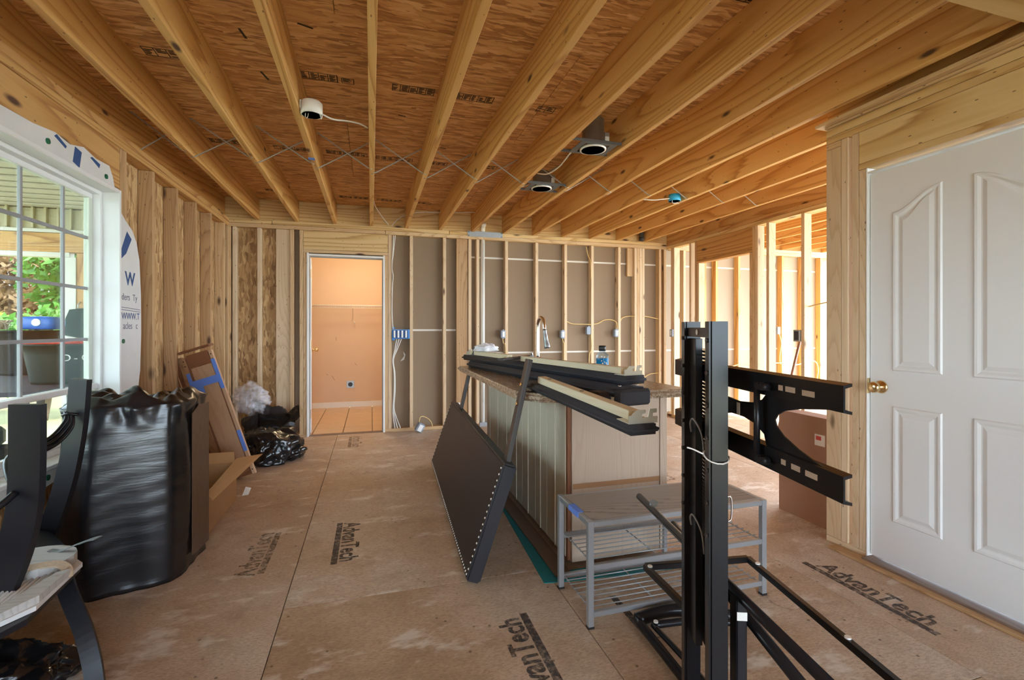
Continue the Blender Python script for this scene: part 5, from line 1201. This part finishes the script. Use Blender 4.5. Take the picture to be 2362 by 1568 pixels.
tube('cable', [(0.275, 5.835, 2.335), (0.262, 5.836, 2.2), (0.245, 5.838, 2.05)], 0.005, 'cable_white', cab, 6)
for dx, x1_ in ((0.0, 0.27), (0.014, 0.30), (0.028, 0.335)):
    tube('cable', [(0.29 + dx * 2, 5.835, 1.10), (0.27 + dx, 5.832, 0.98), (0.245 + dx * 0.3, 5.834, 0.85), (0.262 + dx * 0.3, 5.834, 0.7), (0.262 + dx * 0.4, 5.834, 0.5), (0.25 + dx * 0.4, 5.834, 0.3), (0.25 + dx, 5.832, 0.2), (x1_, 5.828, 0.042)], 0.006, 'cable_white', cab, 6)
yc = root('yellow_cables', (2.9, 5.83, 0.5), 'yellow cable strung through the back wall studs', 'cable')
tube('cable', [(2.485, 5.85, 1.32), (2.56, 5.85, 1.29), (2.70, 5.85, 1.285), (2.86, 5.852, 1.285), (2.95, 5.85, 1.30), (3.03, 5.85, 1.34), (3.14, 5.85, 1.345), (3.21, 5.84, 1.31), (3.22, 5.835, 1.22)], 0.006, 'cable_yellow', yc, 6)
tube('cable', [(3.28, 5.86, 1.31), (3.31, 5.86, 1.37), (3.40, 5.86, 1.395), (3.50, 5.86, 1.395)], 0.006, 'cable_yellow', yc, 6); tube('cable', [(3.65, 5.86, 1.40), (3.75, 5.86, 1.385), (3.88, 5.86, 1.36)], 0.006, 'cable_yellow', yc, 6)
tube('cable', [(1.60, 5.84, 1.105), (1.61, 5.838, 1.04), (1.64, 5.836, 0.99), (1.64, 5.836, 0.6), (1.64, 5.836, 0.05)], 0.005, 'cable_yellow', yc, 6); tube('cable', [(2.415, 5.84, 1.10), (2.43, 5.838, 1.04), (2.44, 5.836, 0.95), (2.44, 5.836, 0.05)], 0.005, 'cable_yellow', yc, 6)
tube('cable', [(2.77, 5.86, 2.33), (2.80, 5.86, 2.20), (2.83, 5.85, 2.12), (2.832, 5.836, 1.9)], 0.006, 'cable_yellow', yc, 6); tube('cable', [(2.83, 5.836, 1.15), (2.835, 5.834, 0.95), (2.80, 5.836, 0.8), (2.83, 5.835, 0.05)], 0.006, 'cable_yellow', yc, 6)
tube('cable', [(3.66, 5.87, 0.54), (3.75, 5.86, 0.59), (3.88, 5.86, 0.60)], 0.006, 'cable_yellow', yc, 6)
tube('cable', [(4.0, 5.69, 1.11), (3.995, 5.68, 0.9), (3.99, 5.70, 0.6), (3.99, 5.70, 0.05)], 0.006, 'cable_yellow', yc, 6)
pv = root('drain_pipe', (1.345, 5.87, 0), 'white plastic drain pipe rising along the back wall studs', 'pipe')
cyl('pipe', (1.348, 5.868, 0.05), (1.348, 5.868, 2.46), 0.027, 'pvc', pv); tube('elbow', [(1.348, 5.868, 2.44), (1.348, 5.85, 2.50), (1.348, 5.80, 2.53)], 0.031, 'pvc', pv, 14); box('pipe_shoe', (1.30, 5.83, 0.0), (1.40, 5.91, 0.05), 'silver_paint', pv)
box('printed_line', (1.3465, 5.8405, 0.3), (1.3495, 5.8415, 2.3), 'cable_grey', pv, 0)
npl = root('nail_plate', (1.38, 5.83, 2.41), 'galvanised steel strap nailed over the notched top plate', 'steel plate')
box('plate', (1.15, 5.8335, 2.372), (1.60, 5.8365, 2.442), 'steel', npl, 0.001)
for x, z in ((1.165, 2.43), (1.585, 2.43), (1.165, 2.385), (1.585, 2.385)): cyl('nail_head', (x, 5.8335, z), (x, 5.831, z), 0.006, 'dark', npl, seg=8)
bpp = root('vent_pipe', (3.57, 5.79, 2.43), 'short black pipe stub above the right end of the top plate', 'pipe')
cyl('pipe', (3.57, 5.79, 2.432), (3.57, 5.79, 2.664), 0.03, 'dirty_black', bpp); cyl('collar', (3.57, 5.79, 2.45), (3.57, 5.79, 2.48), 0.036, 'dirty_black', bpp)
fo = root('loose_outlet', (0.55, 5.74, 0), 'grey outlet box lying on the floor on a yellow cable', 'electrical box')
mm = T((0.55, 5.70, 0.062)) @ RZ(15) @ RY(28) @ RX(10); put('box_body', boxmesh(0.085, 0.06, 0.10, 0.006, 'grey_box'), 'grey_box', fo, mm)
mm = mm @ T((0.0, -0.031, 0)); put('device', boxmesh(0.05, 0.004, 0.08, 0.002, 'white_plastic'), 'white_plastic', fo, mm)
tube('cable', [(0.545, 5.73, 0.11), (0.56, 5.75, 0.17), (0.60, 5.77, 0.175), (0.66, 5.80, 0.14), (0.70, 5.82, 0.09), (0.715, 5.834, 0.04)], 0.005, 'cable_yellow', fo, 6)
wp = root('wall_plate', (1.045, 5.84, 0.27), 'white switch plate low on the flat board behind the headboard', 'wall plate')
box('plate', (1.01, 5.848, 0.235), (1.08, 5.8545, 0.31), 'white_plastic', wp, 0.002); box('lug', (1.075, 5.846, 0.225), (1.095, 5.853, 0.265), 'white_plastic', wp, 0.002)
# beyond the divider
q = root('outlet_box', (5.965, 5.83, 1.19), 'grey wall box on an orange stud beyond the partition', 'electrical box', 'small grey wall boxes')
box('box_body', (5.94, 5.82, 1.14), (5.995, 5.88, 1.25), 'grey_box', q, 0.004, axis='z'); box('device', (5.955, 5.816, 1.155), (5.98, 5.8195, 1.235), 'steel', q, 0.001, axis='z')
q = root('outlet_box', (3.99, 3.68, 1.16), 'black wall box with chrome screws on the divider stud', 'electrical box', 'small grey wall boxes')
box('box_body', (3.985, 3.645, 1.10), (4.04, 3.72, 1.215), 'steel', q, 0.004, axis='z'); box('device', (3.981, 3.66, 1.115), (3.9848, 3.705, 1.20), 'dirty_black', q, 0.001, axis='z')
yc2 = root('yellow_cables', (5.5, 5.83, 0.6), 'yellow cable drooping across the studs beyond the partition', 'cable')
tube('cable', [(4.75, 5.85, 0.70), (5.05, 5.84, 0.66), (5.3, 5.84, 0.70), (5.6, 5.84, 0.68), (6.0, 5.836, 0.70), (6.3, 5.84, 0.66), (6.65, 5.835, 0.72), (6.75, 5.835, 0.60), (6.72, 5.83, 0.42)], 0.008, 'cable_yellow', yc2, 6)
tube('cable', [(5.98, 5.83, 1.14), (6.02, 5.83, 1.0), (5.99, 5.83, 0.8), (6.0, 5.83, 0.68)], 0.007, 'cable_yellow', yc2, 6)
tube('cable', [(4.05, 3.60, 1.44), (4.05, 3.4, 1.47), (4.05, 3.2, 1.47)], 0.006, 'cable_yellow', yc2, 6)

# ================================================================== CEILING FITTINGS
jb = root('ceiling_box', (-0.325, 2.89, 2.44), 'round white ceiling box with loose wires on the third joist', 'electrical box')
lathe('box_body', (-0.320, 2.885, 2.425), [(0.050, 0.0), (0.058, 0.002), (0.058, 0.065), (0.050, 0.074), (0.001, 0.074), (0.001, 0.06), (0.050, 0.058), (0.050, 0.0)], 'white_plastic', jb, 28)
cyl('box_inside', (-0.32, 2.885, 2.445), (-0.32, 2.885, 2.455), 0.05, 'cable_grey', jb)
tube('loose_wire', [(-0.345, 2.87, 2.45), (-0.35, 2.86, 2.41), (-0.343, 2.855, 2.395), (-0.336, 2.86, 2.41), (-0.335, 2.87, 2.45)], 0.002, 'cable_white', jb, 5); tube('loose_wire', [(-0.28, 2.87, 2.45), (-0.268, 2.865, 2.40), (-0.262, 2.87, 2.43)], 0.002, 'cable_white', jb, 5)
box('mounting_tab', (-0.385, 2.87, 2.455), (-0.371, 2.90, 2.50), 'white_plastic', jb, 0.001)
tube('cable', [(-0.265, 2.89, 2.44), (-0.21, 2.93, 2.435), (-0.14, 2.98, 2.455), (-0.07, 3.02, 2.465), (-0.021, 3.06, 2.46)], 0.005, 'cable_white', jb, 6)
box('tape_patch', (-0.382, 3.62, 2.427), (-0.425, 3.66, 2.4305), 'blue_tape', ce, 0)
def can_light(x, y, lab, tall):
    c = root('recessed_light', (x, y, 2.43), lab, 'recessed light', 'recessed lights between the joists')
    lathe('housing', (x, y, 2.44), [(0.078, 0.0), (0.078, 0.01), (0.074, 0.012), (0.074, tall), (0.06, tall + 0.012), (0.001, tall + 0.012)], 'steel', c, 32)
    lathe('trim_ring', (x, y, 2.425), [(0.078, 0.0), (0.088, 0.001), (0.088, 0.010), (0.074, 0.014), (0.072, 0.004), (0.078, 0.0)], 'stud_nail', c, 32)
    lathe('inside', (x, y, 2.44), [(0.072, 0.0), (0.07, 0.1), (0.001, 0.1)], 'cable_grey', c, 28)
    bm = bmesh.new(); add_box(bm, (x - 0.13, y - 0.10, 2.436), (x - 0.085, y + 0.10, 2.439)); add_box(bm, (x + 0.085, y - 0.10, 2.436), (x + 0.13, y + 0.10, 2.439)); add_box(bm, (x - 0.085, y - 0.10, 2.436), (x + 0.085, y - 0.078, 2.439)); add_box(bm, (x - 0.085, y + 0.078, 2.436), (x + 0.085, y + 0.10, 2.439)); bmobj('mounting_plate', bm, 'dark_steel', c)
    for s in (-1, 1): box('hanger_bar', (1.235, y + s * 0.104, 2.437), (1.588, y + s * 0.104 + 0.005, 2.457), 'dark_steel', c, 0.001)
    box('wiring_box', (x + 0.085, y + 0.0, 2.445), (x + 0.125, y + 0.09, 2.56), 'steel', c, 0.003); box('label', (x + 0.09, y - 0.002, 2.48), (x + 0.12, y - 0.0005, 2.53), 'white_plastic', c, 0)
    return c
c1 = can_light(1.43, 2.92, 'tall recessed ceiling can with orange connector nearer the camera', 0.185); box('connector', (1.45, 2.95, 2.45), (1.49, 2.985, 2.475), 'orange', c1, 0.004)
c2 = can_light(1.405, 3.86, 'lower recessed ceiling can near the cross bridging', 0.12)
tube('cable', [(1.35, 3.00, 2.46), (1.32, 3.05, 2.44), (1.345, 3.3, 2.435), (1.33, 3.5, 2.44), (1.30, 3.62, 2.475), (1.33, 3.75, 2.52)], 0.005, 'cable_white', c1, 6)
bb_ = root('ceiling_box', (2.74, 3.88, 2.43), 'bright blue round ceiling box with a loose white cable', 'electrical box')
lathe('box_body', (2.745, 3.88, 2.428), [(0.050, 0.0), (0.056, 0.001), (0.056, 0.06), (0.001, 0.06), (0.001, 0.05), (0.05, 0.05), (0.05, 0.0)], 'cyan_plastic', bb_, 28); cyl('box_inside', (2.745, 3.88, 2.445), (2.745, 3.88, 2.45), 0.049, 'cable_grey', bb_)
tube('loose_wire', [(2.71, 3.86, 2.44), (2.70, 3.85, 2.405), (2.73, 3.85, 2.40), (2.76, 3.86, 2.41), (2.78, 3.86, 2.40)], 0.003, 'cable_white', bb_, 5); tube('cable', [(2.69, 3.88, 2.45), (2.62, 3.89, 2.44), (2.55, 3.92, 2.435), (2.44, 3.95, 2.44)], 0.005, 'cable_white', bb_, 6)
